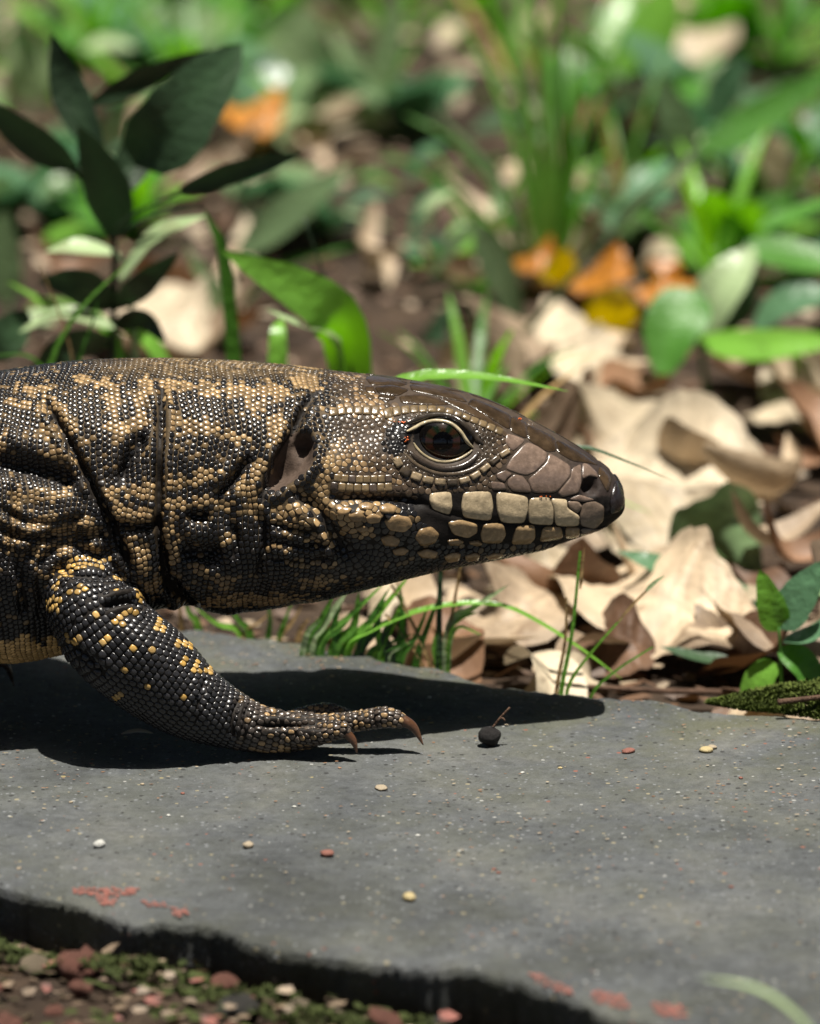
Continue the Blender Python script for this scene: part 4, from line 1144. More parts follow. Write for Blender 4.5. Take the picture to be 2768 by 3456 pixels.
# the dark seedling behind the lizard's back
plant('seedling', 'dark leafed seedling with a bare black stem behind the back of the lizard', 'seedling', (238, 1245), [
    (S, 'dark', [(238, 1245), (236, 860), (240, 640), (240, 500), (222, 410), (170, 360), (60, 290)], 17),
    (S, 'dark', [(243, 500, -.01), (320, 455, -.02), (430, 436, -.03)], 8), (S, 'dark', [(243, 480, -.01), (300, 440, -.02), (395, 398, -.03)], 7),
    (L, 'dark', [(285, 350, .0), (380, 240, .0), (510, 92, .02)], 165, FD, 'ovate'), (L, 'dark', [(246, 500, 0), (225, 390, -.01), (165, 262, -.02)], 110, FD), (L, 'dark', [(380, 402, -.03), (500, 360, -.03), (640, 322, -.03)], 58, FD),
    (L, 'dark', [(190, 220, .02), (300, 165, .03), (445, 105, .04)], 62, FD), (L, 'dark', [(160, 355, 0), (60, 290, -.01), (-60, 190, -.02)], 85, FD), (L, 'dark', [(245, 650, 0), (300, 595, -.02), (378, 532, -.03)], 66, FD),
    (L, 'dark', [(236, 650, 0), (170, 600, -.01), (80, 590, -.01)], 95, FD), (L, 'dark', [(215, 330, .01), (150, 200, .02), (110, 70, .02)], 90, FD), (L, 'dark', [(240, 420, .01), (290, 320, .02), (350, 230, .03)], 90, FD),
    (L, 'dark', [(235, 720, 0), (150, 730, -.02), (60, 790, -.02)], 90, FD), (L, 'dark', [(240, 690, .0), (300, 670, -.01), (350, 720, -.02)], 60, FD), (L, 'dark', [(60, 660, 0), (0, 720, -.01), (-60, 760, -.01)], 100, FD)], Y=.27)
plant('wild_grass', 'bright lime blade bending over with a broad curled leaf beside the dark seedling', 'grass', (745, 1245), [
    (B, 'lime', [(760, 1245), (742, 780), (700, 660, -.01), (590, 590, -.02), (468, 528, -.03)], 125, (-.35, -.95, .55), 'lance'), (B, 'lime', [(600, 1245), (585, 760), (592, 670, .01)], 62, FC), (B, 'pale', [(760, 1245), (720, 760), (640, 690, -.04), (560, 650, -.03)], 40, FU),
    (S, 'dark', [(775, 1245), (735, 720), (690, 600), (640, 460)], 7), (B, 'grass', [(520, 1245), (480, 600), (430, 440)], 40, FC)], Y=.24)
plant('weed', 'low weed with two pale grey green leaves beside the dark stem', 'plant', (300, 1190), [
    (L, 'pale', [(252, 588, -.03), (330, 495, -.03), (440, 452, -.03)], 62, FU), (L, 'pale', [(250, 535, .0), (170, 520, .0), (95, 530, .0)], 62, FU), (S, 'sage', [(300, 1190), (285, 680), (252, 588, -.03)], 9), (S, 'sage', [(300, 1190), (275, 640), (250, 536)], 8), (L, 'pale', [(240, 690, -.02), (130, 660, -.02), (40, 700, -.02)], 60, FU), (S, 'sage', [(290, 1190), (262, 760), (240, 690, -.02)], 8)], Y=.28)
plant('weed', 'weed with one long grey green lance leaf rising between dry leaves', 'plant', (500, 660), [
    (L, 'sage', [(505, 535), (610, 445), (745, 345)], 88, (.2, -.8, .6)), (S, 'sage', [(500, 660), (495, 600), (505, 535)], 9), (L, 'sage', [(490, 760, -.05), (470, 650, -.05), (390, 515, -.05)], 58, FC), (L, 'green', [(510, 640), (600, 560), (760, 515)], 34, FU)])
plant('weed', 'weed with dull lance leaves hanging in front of the grass clump', 'plant', (1000, 720), [
    (L, 'sage', [(1005, 468), (1050, 570), (1105, 700)], 80, FC), (L, 'blue', [(880, 800), (910, 720), (945, 640)], 58, FC), (L, 'sage', [(1000, 470), (950, 520), (905, 590)], 34, FC), (S, 'sage', [(1000, 720), (995, 600), (1003, 470)], 8),
    (L, 'sage', [(1210, 830, -.06), (1165, 770, -.06), (1120, 730, -.06)], 40, FC), (L, 'blue', [(930, 400, .1), (890, 440, .1), (860, 520, .1)], 50, FU), (L, 'pale', [(900, 480), (910, 430), (960, 400)], 40, FU)])
plant('grass_clump', 'tall clump of bright green grass above the orange leaves', 'grass', (1150, 600), [
    (B, 'grass', [(1150, 600), (1190, 380), (1180, 160), (1190, -60)], 41, FG2), (B, 'grass', [(1140, 600), (1130, 380), (1090, 160), (1030, -60)], 38, FG3), (B, 'grass', [(1140, 600), (1105, 380), (1050, 200), (960, 20)], 34, FG1),
    (B, 'grass', [(1160, 600), (1200, 400), (1250, 220), (1330, 40)], 34, FG2), (B, 'grass', [(1150, 600), (1160, 350), (1140, 120), (1110, -60)], 38, FG3), (B, 'green', [(1130, 600), (1060, 420), (960, 300), (850, 240)], 31, FG1),
    (B, 'grass', [(1165, 600), (1225, 420), (1270, 300), (1290, 120)], 29, FG2), (B, 'sage', [(1140, 600), (1080, 440), (1010, 330), (900, 220)], 27, FG3), (B, 'lime', [(1155, 600), (1185, 420), (1210, 200), (1200, 10)], 27, FG1), (B, 'green', [(1120, 600), (1000, 440), (880, 350), (790, 330)], 25, FG2),
    (B, 'sage', [(1170, 600), (1255, 470), (1290, 380), (1240, 330)], 29, FG3), (B, 'lime', [(1158, 600), (1175, 480), (1200, 330), (1230, 160)], 29, FG1)])
plant('wild_grass', 'long slanting green stalk with a small seed head over the orange leaves', 'grass', (1040, 775), [
    (S, 'sage', [(1040, 775), (1150, 650, -.02), (1290, 490, -.03), (1460, 325, -.04)], 15), (L, 'pale', [(1395, 395, -.04), (1430, 360, -.04), (1470, 310, -.04)], 30, FC, 'ovate'), (L, 'sage', [(1290, 490, -.03), (1330, 430, -.03), (1390, 385, -.03)], 20, FC)])
plant('broad_weed', 'weed with a big bright leaf slanting up and a dusky drooping one at the right', 'plant', (1500, 520), [
    (L, 'green', [(1470, 320), (1600, 250), (1790, 130)], 100, (-.2, -.8, .6)), (L, 'sage', [(1440, 350), (1425, 260), (1390, 150)], 90, FC), (L, 'blue', [(1500, 260, .05), (1530, 180, .05), (1570, 110, .05)], 80, FC), (S, 'green', [(1500, 520), (1495, 420), (1465, 320)], 14), (L, 'green', [(1490, 470), (1530, 400), (1540, 300)], 40, FC), (L, 'dark', [(1480, 330, .01), (1430, 300, .02), (1350, 290, .02)], 50, FC)])
plant('broad_weed', 'weed with wide bright green leaves beside the yellow and orange leaves', 'plant', (1490, 850), [
    (L, 'green', [(1470, 610, -.02), (1420, 690, -.03), (1395, 800, -.04)], 130, (-.3, -.9, .35), 'ovate'), (L, 'lime', [(1475, 715, -.02), (1600, 730, -.04), (1790, 715, -.05)], 95, (0, -.75, .75)), (L, 'pale', [(1470, 700, 0), (1520, 610, .0), (1590, 520, .01)], 120, (-.2, -.55, .8), 'ovate'),
    (L, 'blue', [(1590, 690, 0), (1660, 640, 0), (1790, 610, 0)], 110, (0, -.4, .9)), (L, 'green', [(1570, 520, .03), (1660, 540, .03), (1800, 570, .03)], 130, (0, -.45, .9)), (S, 'green', [(1490, 850), (1480, 760), (1472, 690)], 14), (L, 'dark', [(1530, 690, .01), (1560, 640, .01), (1590, 560, .01)], 70, FC), (L, 'green', [(1600, 480, .05), (1680, 450, .05), (1790, 410, .05)], 70, FU)])
plant('seedling', 'small seedling with glossy paired leaves standing by the moss', 'seedling', (1650, 1500), [
    (S, 'green', [(1650, 1500), (1645, 1420), (1640, 1320)], 10), (L, 'lime', [(1640, 1330), (1625, 1280), (1600, 1200)], 66, FC, 'ovate'), (L, 'blue', [(1642, 1325), (1680, 1260), (1740, 1180)], 84, (.2, -.6, .8), 'ovate'), (L, 'green', [(1640, 1370), (1690, 1400), (1745, 1490)], 84, (.4, -.7, .5)),
    (L, 'lime', [(1638, 1400), (1600, 1430), (1560, 1490)], 74, (-.2, -.6, .8), 'ovate'), (L, 'sage', [(1660, 1290, .03), (1710, 1240, .03), (1790, 1230, .03)], 90, FU), (L, 'blue', [(1650, 1350), (1720, 1330), (1790, 1260)], 60, FU)])
plant('weed', 'weed with one long bluish green leaf lying over the tan dry leaf', 'plant', (1600, 1330), [
    (L, 'blue', [(1610, 1275), (1460, 1215), (1300, 1160)], 88, (0, -.55, .85)), (S, 'green', [(1600, 1330), (1612, 1300), (1610, 1272)], 9), (L, 'dark', [(1560, 1400, -.06), (1480, 1385, -.06), (1390, 1362, -.06)], 50, FU)])
# grass at the far edge of the slab
EDGE = plant('grass_tuft', 'tuft of green and straw grass growing at the slab edge under the chin', 'grass', (900, 1400), [
    (B, 'pale', [r3(690, 520), r3(770, 400), r3(900, 230)], 38, FC), (B, 'grass', [r3(740, 520), r3(900, 370), r3(1110, 170)], 20, FC), (B, 'lime', [r3(880, 535, ), r3(1000, 445), r3(1250, 340), r3(1500, 292), (1060, 1275), (1140, 1312), (1230, 1370), (1310, 1430)], 22, (0, -.5, 1)),
    (B, 'grass', [r3(680, 510), r3(760, 380), r3(830, 240)], 26, FC), (B, 'green', [r3(960, 560), r3(1010, 400), r3(1130, 200)], 23, FC), (B, 'green', [r3(1010, 575), r3(1110, 510), r3(1260, 450)], 17, FC), (B, 'pale', [r3(1110, 590), r3(1180, 520), r3(1290, 470)], 14, FC),
    (B, 'dark', [r3(1390, 640), r3(1385, 400), r3(1395, 60)], 22, FC, 'stalk'), (B, 'straw', [r3(1340, 640), r3(1260, 430), r3(1130, 190)], 13, FC, 'stalk'), (B, 'grass', [r3(1380, 640), r3(1360, 520), r3(1385, 400)], 20, FC), (B, 'straw', [r3(1420, 640), r3(1450, 380), r3(1500, 90)], 13, FC, 'stalk'),
    (B, 'pale', [r3(1440, 420), r3(1560, 320), r3(1760, 190)], 23, FC), (B, 'lime', [r3(1430, 470), r3(1500, 370), r3(1590, 340)], 20, FC), (B, 'grass', [r3(1420, 600), r3(1480, 420), r3(1610, 460)], 14, FC), (B, 'grass', [r3(830, 530), r3(930, 420), r3(960, 230)], 32, FC), (B, 'lime', [r3(900, 540), r3(1060, 350), r3(1240, 130)], 26, FC),
    (B, 'straw', [r3(1300, 630), r3(1210, 480), r3(1100, 350)], 12, FC, 'stalk'), (B, 'green', [r3(1160, 600), r3(1190, 440), r3(1180, 200)], 26, FC), (B, 'green', [r3(1260, 620), r3(1330, 400), r3(1400, 230)], 20, FC),
    (B, 'green', [r3(760, 520), r3(860, 420), r3(1000, 260)], 24, FC), (B, 'lime', [r3(1050, 580), r3(1130, 420), r3(1200, 260)], 26, FC), (B, 'grass', [r3(1090, 590), r3(1060, 420), r3(1100, 230)], 24, FC), (B, 'green', [r3(1180, 600), r3(1260, 470), r3(1330, 300)], 20, FC),
    (B, 'green', [r3(850, 530), r3(830, 400), r3(870, 280)], 26, FC), (B, 'dark', [r3(960, 560), r3(1050, 430), r3(1060, 300)], 30, FC), (B, 'dark', [r3(1130, 600), r3(1100, 450), r3(1190, 330)], 30, FC), (B, 'green', [r3(1060, 580), r3(1220, 500), r3(1340, 440)], 14, FC)], Y='edge')
plant('grass_tuft', 'short tuft of grass at the slab edge behind the forearm', 'grass', (470, 1335), [
    (B, 'lime', [r3(330, 450), r3(210, 400), r3(90, 310)], 18, FC), (B, 'grass', [r3(380, 450), r3(330, 390), r3(270, 300)], 22, FC), (B, 'straw', [r3(350, 455), r3(420, 400), r3(490, 345)], 7, FC, 'stalk'), (B, 'green', [r3(480, 475), r3(490, 380), r3(470, 250)], 16, FC),
    (B, 'grass', [r3(540, 480), r3(570, 380), r3(610, 270)], 15, FC), (B, 'straw', [r3(540, 485), r3(600, 400), r3(660, 300)], 14, FC), (B, 'lime', [r3(110, 420), r3(60, 340), r3(30, 230)], 20, FC), (B, 'straw', [r3(20, 420), r3(10, 320), r3(0, 220)], 14, FC), (B, 'straw', [r3(640, 490), r3(660, 420), r3(700, 370)], 18, FC)], Y='edge')
plant('wild_grass', 'thin green and brown grass stems standing at the slab edge below the snout', 'grass', (1185, 1455), [
    (B, 'grass', [(1182, 1455), (1205, 1330), (1222, 1160)], 13, FC, 'stalk'), (B, 'straw', [(1172, 1455), (1190, 1350), (1193, 1258)], 11, FC, 'stalk'), (B, 'straw', [(1222, 1240), (1226, 1200), (1231, 1150)], 9, FC)], Y='edge')
plant('wild_grass', 'slanting straw coloured grass stem with a pale seed tip at the slab edge', 'grass', (1195, 1452), [
    (B, 'lime', [(1195, 1452), (1240, 1380), (1310, 1300)], 10, FC, 'stalk'), (B, 'straw', [(1300, 1310), (1345, 1260), (1398, 1212)], 8, FC), (B, 'pale', [(1360, 1244), (1380, 1225), (1400, 1212)], 11, FC), (B, 'grass', [(1245, 1465), (1300, 1410), (1375, 1362)], 9, FC, 'stalk')], Y='edge')
plant('wild_grass', 'single pale green blade showing just above the crown of the head', 'grass', (640, 1150), [(B, 'lime', [(640, 1150), (720, 900), (850, 802), (1010, 792), (1198, 824)], 44, (0, -.35, 1), 'lance')], Y=.075)
plant('wild_grass', 'single dark green blade showing behind the tip of the snout', 'grass', (1050, 1180), [(B, 'dark', [(1050, 1180), (1120, 990), (1210, 940), (1310, 968), (1425, 1016)], 15, (0, -.4, 1), 'lance')], Y=.06)
plant('wild_grass', 'crossing thin grass stems rising behind the shoulder of the lizard', 'grass', (100, 1000), [
    (B, 'grass', [(60, 1000), (105, 770), (170, 650), (278, 545)], 15, FC), (B, 'straw', [(170, 1000), (155, 770), (125, 660), (84, 556)], 6, FC, 'stalk'), (B, 'green', [(140, 1000), (165, 770), (195, 680), (207, 625)], 9, FC), (B, 'grass', [(200, 1000), (90, 770), (-20, 746)], 10, FC)], Y=.19)
plant('wild_grass', 'lime green leaf arching just above the shoulder of the lizard', 'grass', (380, 900), [(L, 'lime', [(400, 900), (330, 740), (270, 695), (190, 682)], 48, (0, -.45, .9), 'lance'), (L, 'lime', [(300, 900), (225, 690), (120, 650), (15, 592)], 40, (0, -.45, .9), 'lance')], Y=.30)
# blade in front, at the near edge
plant('wild_grass', 'pale green grass blade arching over the near edge of the slab', 'grass', (1800, 2420), [(B, 'pale', [(1810, 2420), (1740, 2230), (1680, 2140), (1590, 2080), (1470, 2058)], 34, (0, -.2, 1), 'lance')], Y=-.40)
# pale broad-leaved weeds at the back
def pale_weed(root, leaves, label, stem='sage'):
    it = [(S, stem, [root, ((root[0] * 2 + leaves[0][1][0][0]) / 3, (root[1] * 2 + leaves[0][1][0][1]) / 3), leaves[0][1][0]], 14)]
    for mat, pts, wd, *f in leaves: it.append((L, mat, pts, wd, f[0] if f else FU, 'ovate' if wd > 70 else 'lance'))
    plant('weed', label, 'plant', root, it)
pale_weed((640, 260), [('pale', [(600, 200), (620, 120), (640, 10)], 170, FC), ('pale', [(640, 220), (690, 190), (720, 90)], 110, FC), ('green', [(600, 230), (560, 180), (500, 190)], 60)], 'weed with a very large pale green leaf at the back')
pale_weed((800, 260), [('pale', [(790, 210), (815, 110), (840, -40)], 70, FC), ('pale', [(785, 210), (750, 140), (690, 50)], 50, FC), ('green', [(800, 240), (870, 190), (930, 180)], 36), ('grass', [(800, 250), (830, 160), (900, 60)], 30)], 'weed with two pale upright leaves forming a V')
pale_weed((420, 180), [('pale', [(360, 100), (420, 70), (500, 40)], 120, FC), ('blue', [(190, 110), (270, 90), (390, 60)], 70), ('green', [(470, 160), (540, 80), (600, 0)], 50, FC)], 'weed with a rounded pale leaf beyond the dark seedling')
pale_weed((80, 260), [('pale', [(70, 220), (60, 140), (30, 50)], 110, FC), ('lime', [(110, 230), (130, 170), (160, 130)], 60), ('pale', [(20, 240), (-20, 200), (-60, 190)], 60), ('lime', [(90, 60), (60, 30), (10, 10)], 50)], 'weed with mixed pale and lime leaves behind the dark seedling')
pale_weed((250, 330), [('pale', [(230, 320), (270, 260), (310, 200)], 100, FC), ('lime', [(260, 320), (310, 290), (340, 230)], 60, FC), ('pale', [(280, 100), (220, 90), (170, 110)], 60)], 'weed with a brown spotted pale leaf seen between the dark leaves')
pale_weed((100, 460), [('green', [(60, 450), (90, 400), (110, 320)], 90, FC), ('lime', [(140, 460), (160, 430), (150, 380)], 50), ('sage', [(30, 560), (10, 480), (30, 400)], 90, FC)], 'weed with rounded green leaves left of the dark stem')
pale_weed((20, 680), [('sage', [(20, 640), (5, 540), (10, 440)], 80, FC), ('pale', [(120, 700), (60, 690), (10, 720)], 90), ('lime', [(60, 650), (120, 640), (190, 660)], 30)], 'weed with dull sage leaves and one pale leaf behind the shoulder')
pale_weed((880, 420), [('blue', [(860, 380), (890, 330), (940, 300)], 60), ('pale', [(900, 460), (920, 410), (930, 340)], 50), ('green', [(840, 400), (790, 370), (740, 380)], 36)], 'weed with small bluish leaves beside the grass clump')
pale_weed((1320, 300), [('blue', [(1300, 250), (1250, 190), (1230, 150)], 50), ('green', [(1330, 270), (1390, 200), (1480, 130)], 60, FC), ('sage', [(1290, 250), (1300, 180), (1260, 120)], 40)], 'weed with a blue green leaf right of the grass clump')
pale_weed((1680, 330), [('blue', [(1640, 280), (1600, 220), (1530, 180)], 60), ('lime', [(1700, 300), (1720, 240), (1700, 170)], 40), ('green', [(1650, 300), (1640, 230), (1650, 150)], 40, FC)], 'weed with narrow leaves under the large slanting leaf')
pale_weed((560, 320), [('green', [(540, 300), (510, 250), (450, 230)], 60), ('pale', [(570, 290), (620, 240), (660, 250)], 46), ('lime', [(560, 290), (570, 200), (520, 150)], 40)], 'weed with short green leaves in the middle of the litter')

# ------------------------------------------------------------------ fallen leaves
def dry_mesh(name, mat, L_, W_, curl, twist, seed, prof):
    rs = random.Random(seed); ctrl = []
    for k in range(5):
        t = k / 4
        ctrl.append(((t - .5) * L_, .06 * L_ * math.sin(3 * t + seed), .0 + curl * L_ * (t - .5) ** 2 * 2.2 + rs.uniform(-.02, .02) * L_))
    V, F, C = strip(ctrl, W_, (twist * .3, .1, 1), prof, fold=rs.uniform(.0, .3), nseg=12, ncol=6, wave=rs.uniform(.1, .35), seed=seed, cup=rs.uniform(-.2, .6))
    V = [np.array(v) + np.array([0, 0, .06 * W_ * nz(v[0] * 60, v[1] * 60, seed)]) for v in V]
    C = [(c[0] * (1 + .2 * nz(v[0] * 80, v[1] * 80, seed + 5)),) * 3 for c, v in zip(C, V)]
    return mesh(name, V, F, MAT[mat], True, np.array(C))
DRY = [dry_mesh('fallen_leaf', m_, l_, w_, c_, t_, s_, p_) for m_, l_, w_, c_, t_, s_, p_ in [('dry', .052, .026, .5, .5, 1, 'ovate'), ('dry', .040, .016, -.5, -.4, 2, 'lance'), ('dry', .060, .022, .7, .2, 3, 'lance'), ('brownleaf', .045, .024, .3, .6, 4, 'ovate'), ('dry_pale', .048, .021, -.6, .1, 5, 'ovate'), ('brownleaf', .034, .013, .8, -.6, 6, 'lance'), ('dry', .030, .014, -.8, .7, 8, 'ovate')]]
MARKS = [((240, 450), 'by the dark leafed seedling'), ((1150, 330), 'by the tall grass clump'), ((1280, 610), 'by the orange leaves'), ((1570, 650), 'by the wide green weed'), ((1440, 970), 'by the crumpled cream leaves'), ((900, 1380), 'by the grass under the chin'), ((1650, 1330), 'by the small glossy seedling'),
         ((800, 130), 'by the two pale upright leaves'), ((640, 120), 'by the very large pale leaf'), ((1600, 230), 'by the large slanting leaf'), ((620, 440), 'by the grey green lance leaf'), ((270, 720), 'behind the shoulder'), ((640, 700), 'by the curled lime leaf'), ((1020, 720), 'behind the crown of the head'), ((80, 160), 'by the mixed pale and lime weed'), ((430, 60), 'by the rounded pale leaf'), ((1330, 1270), 'by the grass stems below the snout')]
def near_what(x, y):
    p = proj(np.array([[x, y, GZ]]))[0]
    return min(MARKS, key=lambda m: (m[0][0] - p[0]) ** 2 + (m[0][1] - p[1]) ** 2)[1]
def lay(me, name, label, group, x, y, z, rz, tx_, ty_, sc, cat='leaf'):
    o = obj(name, me); o.location = (x, y, z); o.rotation_euler = (tx_, ty_, rz); o.scale = (sc, sc, sc)
    tag(o, label, cat, group); return o
def big_leaf(label, mat, ctrl, wd, face, prof='ovate', dz=0.0, cup=.2):
    """one fallen leaf traced from the picture; points (px, py, height above ground)"""
    P = [at_z(a, b, GZ + c) for a, b, c in ctrl]
    g = np.mean(P, 0); g[2] = min(p[2] for p in P)
    V, F, C = strip(P, wd, face, prof, fold=.08, nseg=42, ncol=14, wave=.25, seed=ctrl[0][0] * .01, cup=cup)
    for i_ in range(len(C)):
        u_ = abs((i_ % 15) / 14 * 2 - 1); t_ = (i_ // 15) / (len(C) / 15)
        ph = (t_ * 11 + u_ * 1.6) % 1.0; vn = .80 if ph < .2 else 1.0
        if u_ < .1: vn = .70
        if u_ > .85: vn *= .82
        C[i_] = tuple(c_ * vn for c_ in C[i_])
    V = [np.array(v) - g + np.array([0, -.4, 1]) * (.005 * nz(v[0] * 45, v[1] * 45, 2) + .0028 * abs(nz(v[0] * 110, v[1] * 60, 6)) + .001 * nz(v[0] * 260, v[1] * 260, 9)) for v in V]
    C = [(c[0] * (1 + .22 * nz(v[0] * 90, v[1] * 90, 5)),) * 3 for c, v in zip(C, V)]
    o = obj('fallen_leaf', mesh('fallen_leaf', V, F, MAT[mat], True, np.array(C))); o.location = g
    tag(o, label, 'leaf'); return o
big_leaf('crumpled cream dry leaf lying behind the bridge of the snout', 'dry_pale', [(1190, 985, .004), (1290, 930, .016), (1370, 890, .018), (1450, 880, .010)], .046, (0.1, -.6, .9))
big_leaf('long crumpled cream dry leaf lying beyond the tip of the snout', 'dry_pale', [(1290, 960, .010), (1400, 950, .022), (1520, 990, .020), (1640, 1060, .006)], .048, (-.15, -.6, .9))
big_leaf('bright cream dry leaf lying flat beyond the tip of the snout', 'dry_pale', [(1290, 1165, .004), (1400, 1110, .012), (1580, 1075, .018)], .050, (-.1, -.6, .9), cup=.05)
big_leaf('small tan dry leaf tucked under the bright cream leaf', 'dry', [(1150, 1120, .004), (1240, 1090, .014), (1340, 1080, .010)], .034, (.1, -.6, .9))
big_leaf('broad tan dry leaf lying under the bluish green leaf', 'dry', [(1240, 1230, .006), (1360, 1245, .020), (1480, 1290, .016), (1600, 1350, .006)], .056, (.1, -.62, .85))
big_leaf('tan dry leaf lying flat under the grass stems below the snout', 'dry', [(960, 1330, .004), (1080, 1290, .014), (1200, 1240, .010)], .044, (.1, -.6, .9))
big_leaf('cream dry leaf edge showing between the chin and the grass stems', 'dry_pale', [(1060, 1230, .004), (1140, 1190, .014), (1230, 1180, .012)], .036, (.1, -.6, .9))
big_leaf('tan dry leaf lying low between the stems and the small seedling', 'dry', [(1380, 1350, .004), (1460, 1335, .012), (1560, 1350, .006)], .030, (.1, -.6, .9))
big_leaf('dark folded leaf shadowed behind the bright cream leaf', 'sage', [(1440, 1180, .004), (1520, 1130, .014), (1600, 1080, .020)], .040, (.6, -.8, .2))
big_leaf('curled cream dry leaf strip below the wide bright green weed', 'dry_pale', [(1160, 640, .010), (1200, 730, .014), (1290, 810, .010), (1420, 830, .008)], .030, (0, -.5, 1), 'lance')
big_leaf('small pale dry leaf standing upright beside the grass at the right', 'dry_pale', [(1590, 395, .006), (1620, 350, .03), (1650, 300, .055)], .028, FC)
big_leaf('pale dry leaf high up in the litter behind the tall grass clump', 'dry_pale', [(1310, 130, .01), (1400, 80, .03), (1490, 60, .02)], .07, (0, -.7, .7))
big_leaf('tan dry leaf lying below the dark seedling', 'dry_pale', [(270, 640, .01), (330, 660, .02), (420, 740, .012)], .05, (0, -.6, .8))
big_leaf('cream dry leaf lit beside the grey green lance leaf', 'dry_pale', [(505, 470, .01), (580, 420, .02), (660, 370, .01)], .05, (0, -.6, .8))
big_leaf('orange brown dry leaf above the cream lit leaf', 'orange', [(500, 250, .01), (530, 230, .03), (560, 290, .02)], .035, (0, -.6, .8))
big_leaf('tan dry leaf between the grass and the crown of the head', 'dry', [(960, 770, .006), (1050, 720, .02), (1160, 690, .01)], .045, (0, -.6, .8))
big_leaf('brown dry leaf standing behind the crown of the head', 'dry', [(1020, 830, .004), (1040, 770, .02), (1100, 720, .03)], .04, FC)
big_leaf('yellow fallen leaf under the slanting stalk', 'yellow', [(1275, 690, .002), (1292, 650, .014), (1300, 612, .022)], .022, FC)
big_leaf('orange fallen leaf beside the yellow one', 'orange', [(1200, 600, .004), (1260, 575, .02), (1330, 590, .02)], .030, (0, -.7, .7))
big_leaf('rusty orange fallen leaf nearest the wide green weed', 'orange', [(1350, 620, .004), (1400, 600, .02), (1450, 590, .01)], .026, (0, -.7, .7))
big_leaf('orange leaf with a yellow edge left of the slanting stalk', 'orange', [(1090, 560, .004), (1130, 555, .014), (1180, 580, .01)], .022, (0, -.7, .7))
big_leaf('yellow green dying leaf above the orange ones', 'yellow', [(1170, 600, .01), (1185, 565, .02), (1200, 530, .03)], .016, FC)
big_leaf('brown dry leaf at the far right of the litter by the small seedling', 'dry', [(1660, 1330, .006), (1720, 1300, .02), (1800, 1290, .02)], .05, (0, -.6, .8))
big_leaf('cream dry leaf in the litter right of the crumpled cream leaf', 'dry_pale', [(1600, 870, .006), (1680, 840, .016), (1790, 850, .01)], .035, (0, -.6, .8))
big_leaf('brown crackled leaf lying at the slab edge below the slanting stem', 'brownleaf', [(1230, 1360, .004), (1310, 1350, .012), (1380, 1370, .008)], .030, (0, -.7, .7))
rs = random.Random(21)
cnt = 0; LIT = []
while cnt < 400:
    y = .02 + 1.75 * rs.random() ** 1.25; x = rs.uniform(-.26 - .22 * y, .26 + .22 * y)
    if cnt >= 265:
        y = rs.uniform(.05, 2.4); x = rs.choice([-1, 1]) * rs.uniform(.26 + .22 * y, .9 + .3 * y)
    elif cnt % 4 == 0: x, y = rs.uniform(-.02, .26), rs.uniform(.04, .5)
    elif cnt % 4 == 1: y = rs.uniform(.6, 1.5); x = rs.uniform(-.2 - .2 * y, .2 + .2 * y)
    if y < far_y(x) + .040: continue
    k = rs.randrange(len(DRY))
    if cnt >= 265:
        LIT.append((k, Matrix.LocRotScale(Vector((x, y, ground_h(x, y) + rs.uniform(.004, .016))), Matrix.Rotation(rs.uniform(0, 6.3), 3, 'Z') @ Matrix.Rotation(rs.gauss(0, .4), 3, 'X'), Vector((1, 1, 1)) * rs.uniform(.7, 1.35)))); cnt += 1; continue
    zone = near_what(x, y)
    kd_ = ['tan curled dry', 'narrow tan dry', 'long tan dry', 'dark brown dry', 'small pale dry', 'narrow brown dry', 'short tan dry'][k]
    lbl = f'{kd_} leaf in the litter {zone}'; grp = f'{kd_} leaves {zone}'
    lay(DRY[k], 'fallen_leaf', lbl, grp, x, y, ground_h(x, y) + rs.uniform(.004, .016), rs.uniform(0, 6.3), rs.gauss(0, .4), rs.gauss(0, .35), rs.uniform(.7, 1.35)); cnt += 1
V, F, C = [], [], []
for k, M_ in LIT:
    b = len(V); V += [M_ @ v.co for v in DRY[k].vertices]; F += [tuple(b + i for i in p.vertices) for p in DRY[k].polygons]; C += [(1, 1, 1)] * len(DRY[k].vertices)
tag(obj('leaf_litter', mesh('leaf_litter', V, F, MAT['dry'], True, np.array(C))), 'dry leaf litter going on at both sides of the clearing', 'leaf litter', kind='stuff')
# small weeds scattered through the litter
def weed_parts(seed, mats, n, ln, wd, prof):
    r_ = random.Random(seed); out = []
    for k in range(n):
        a = 6.283 * k / n + r_.uniform(-.4, .4); e = r_.uniform(.25, 1.1); l = ln * r_.uniform(.7, 1.2)
        d = np.array([math.cos(a) * math.cos(e), math.sin(a) * math.cos(e), math.sin(e)])
        p0 = np.array([0, 0, .004]); p1 = p0 + d * l * .5; p2 = p0 + d * l * .9 + np.array([0, 0, -.25 * l * (1 - e * .5)])
        V, F, C = strip([p0, p1, p2], wd * r_.uniform(.8, 1.2), (math.cos(a) * -.6, math.sin(a) * -.6, 1), prof, seed=seed + k, wave=.1)
        out.append(mesh('leaf', V, F, MAT[r_.choice(mats)], True, np.array(C)))
    return out
WEEDS = [(weed_parts(1, ['green', 'lime', 'sage'], 6, .05, .020, 'ovate'), 'green'), (weed_parts(2, ['sage', 'pale', 'blue'], 6, .045, .020, 'ovate'), 'pale'), (weed_parts(3, ['grass', 'lime', 'green'], 9, .085, .006, 'grass'), 'grassy'), (weed_parts(4, ['blue', 'green', 'dark'], 5, .06, .022, 'lance'), 'dusky'), (weed_parts(5, ['grass', 'sage', 'straw'], 8, .10, .005, 'grass'), 'strawy')]
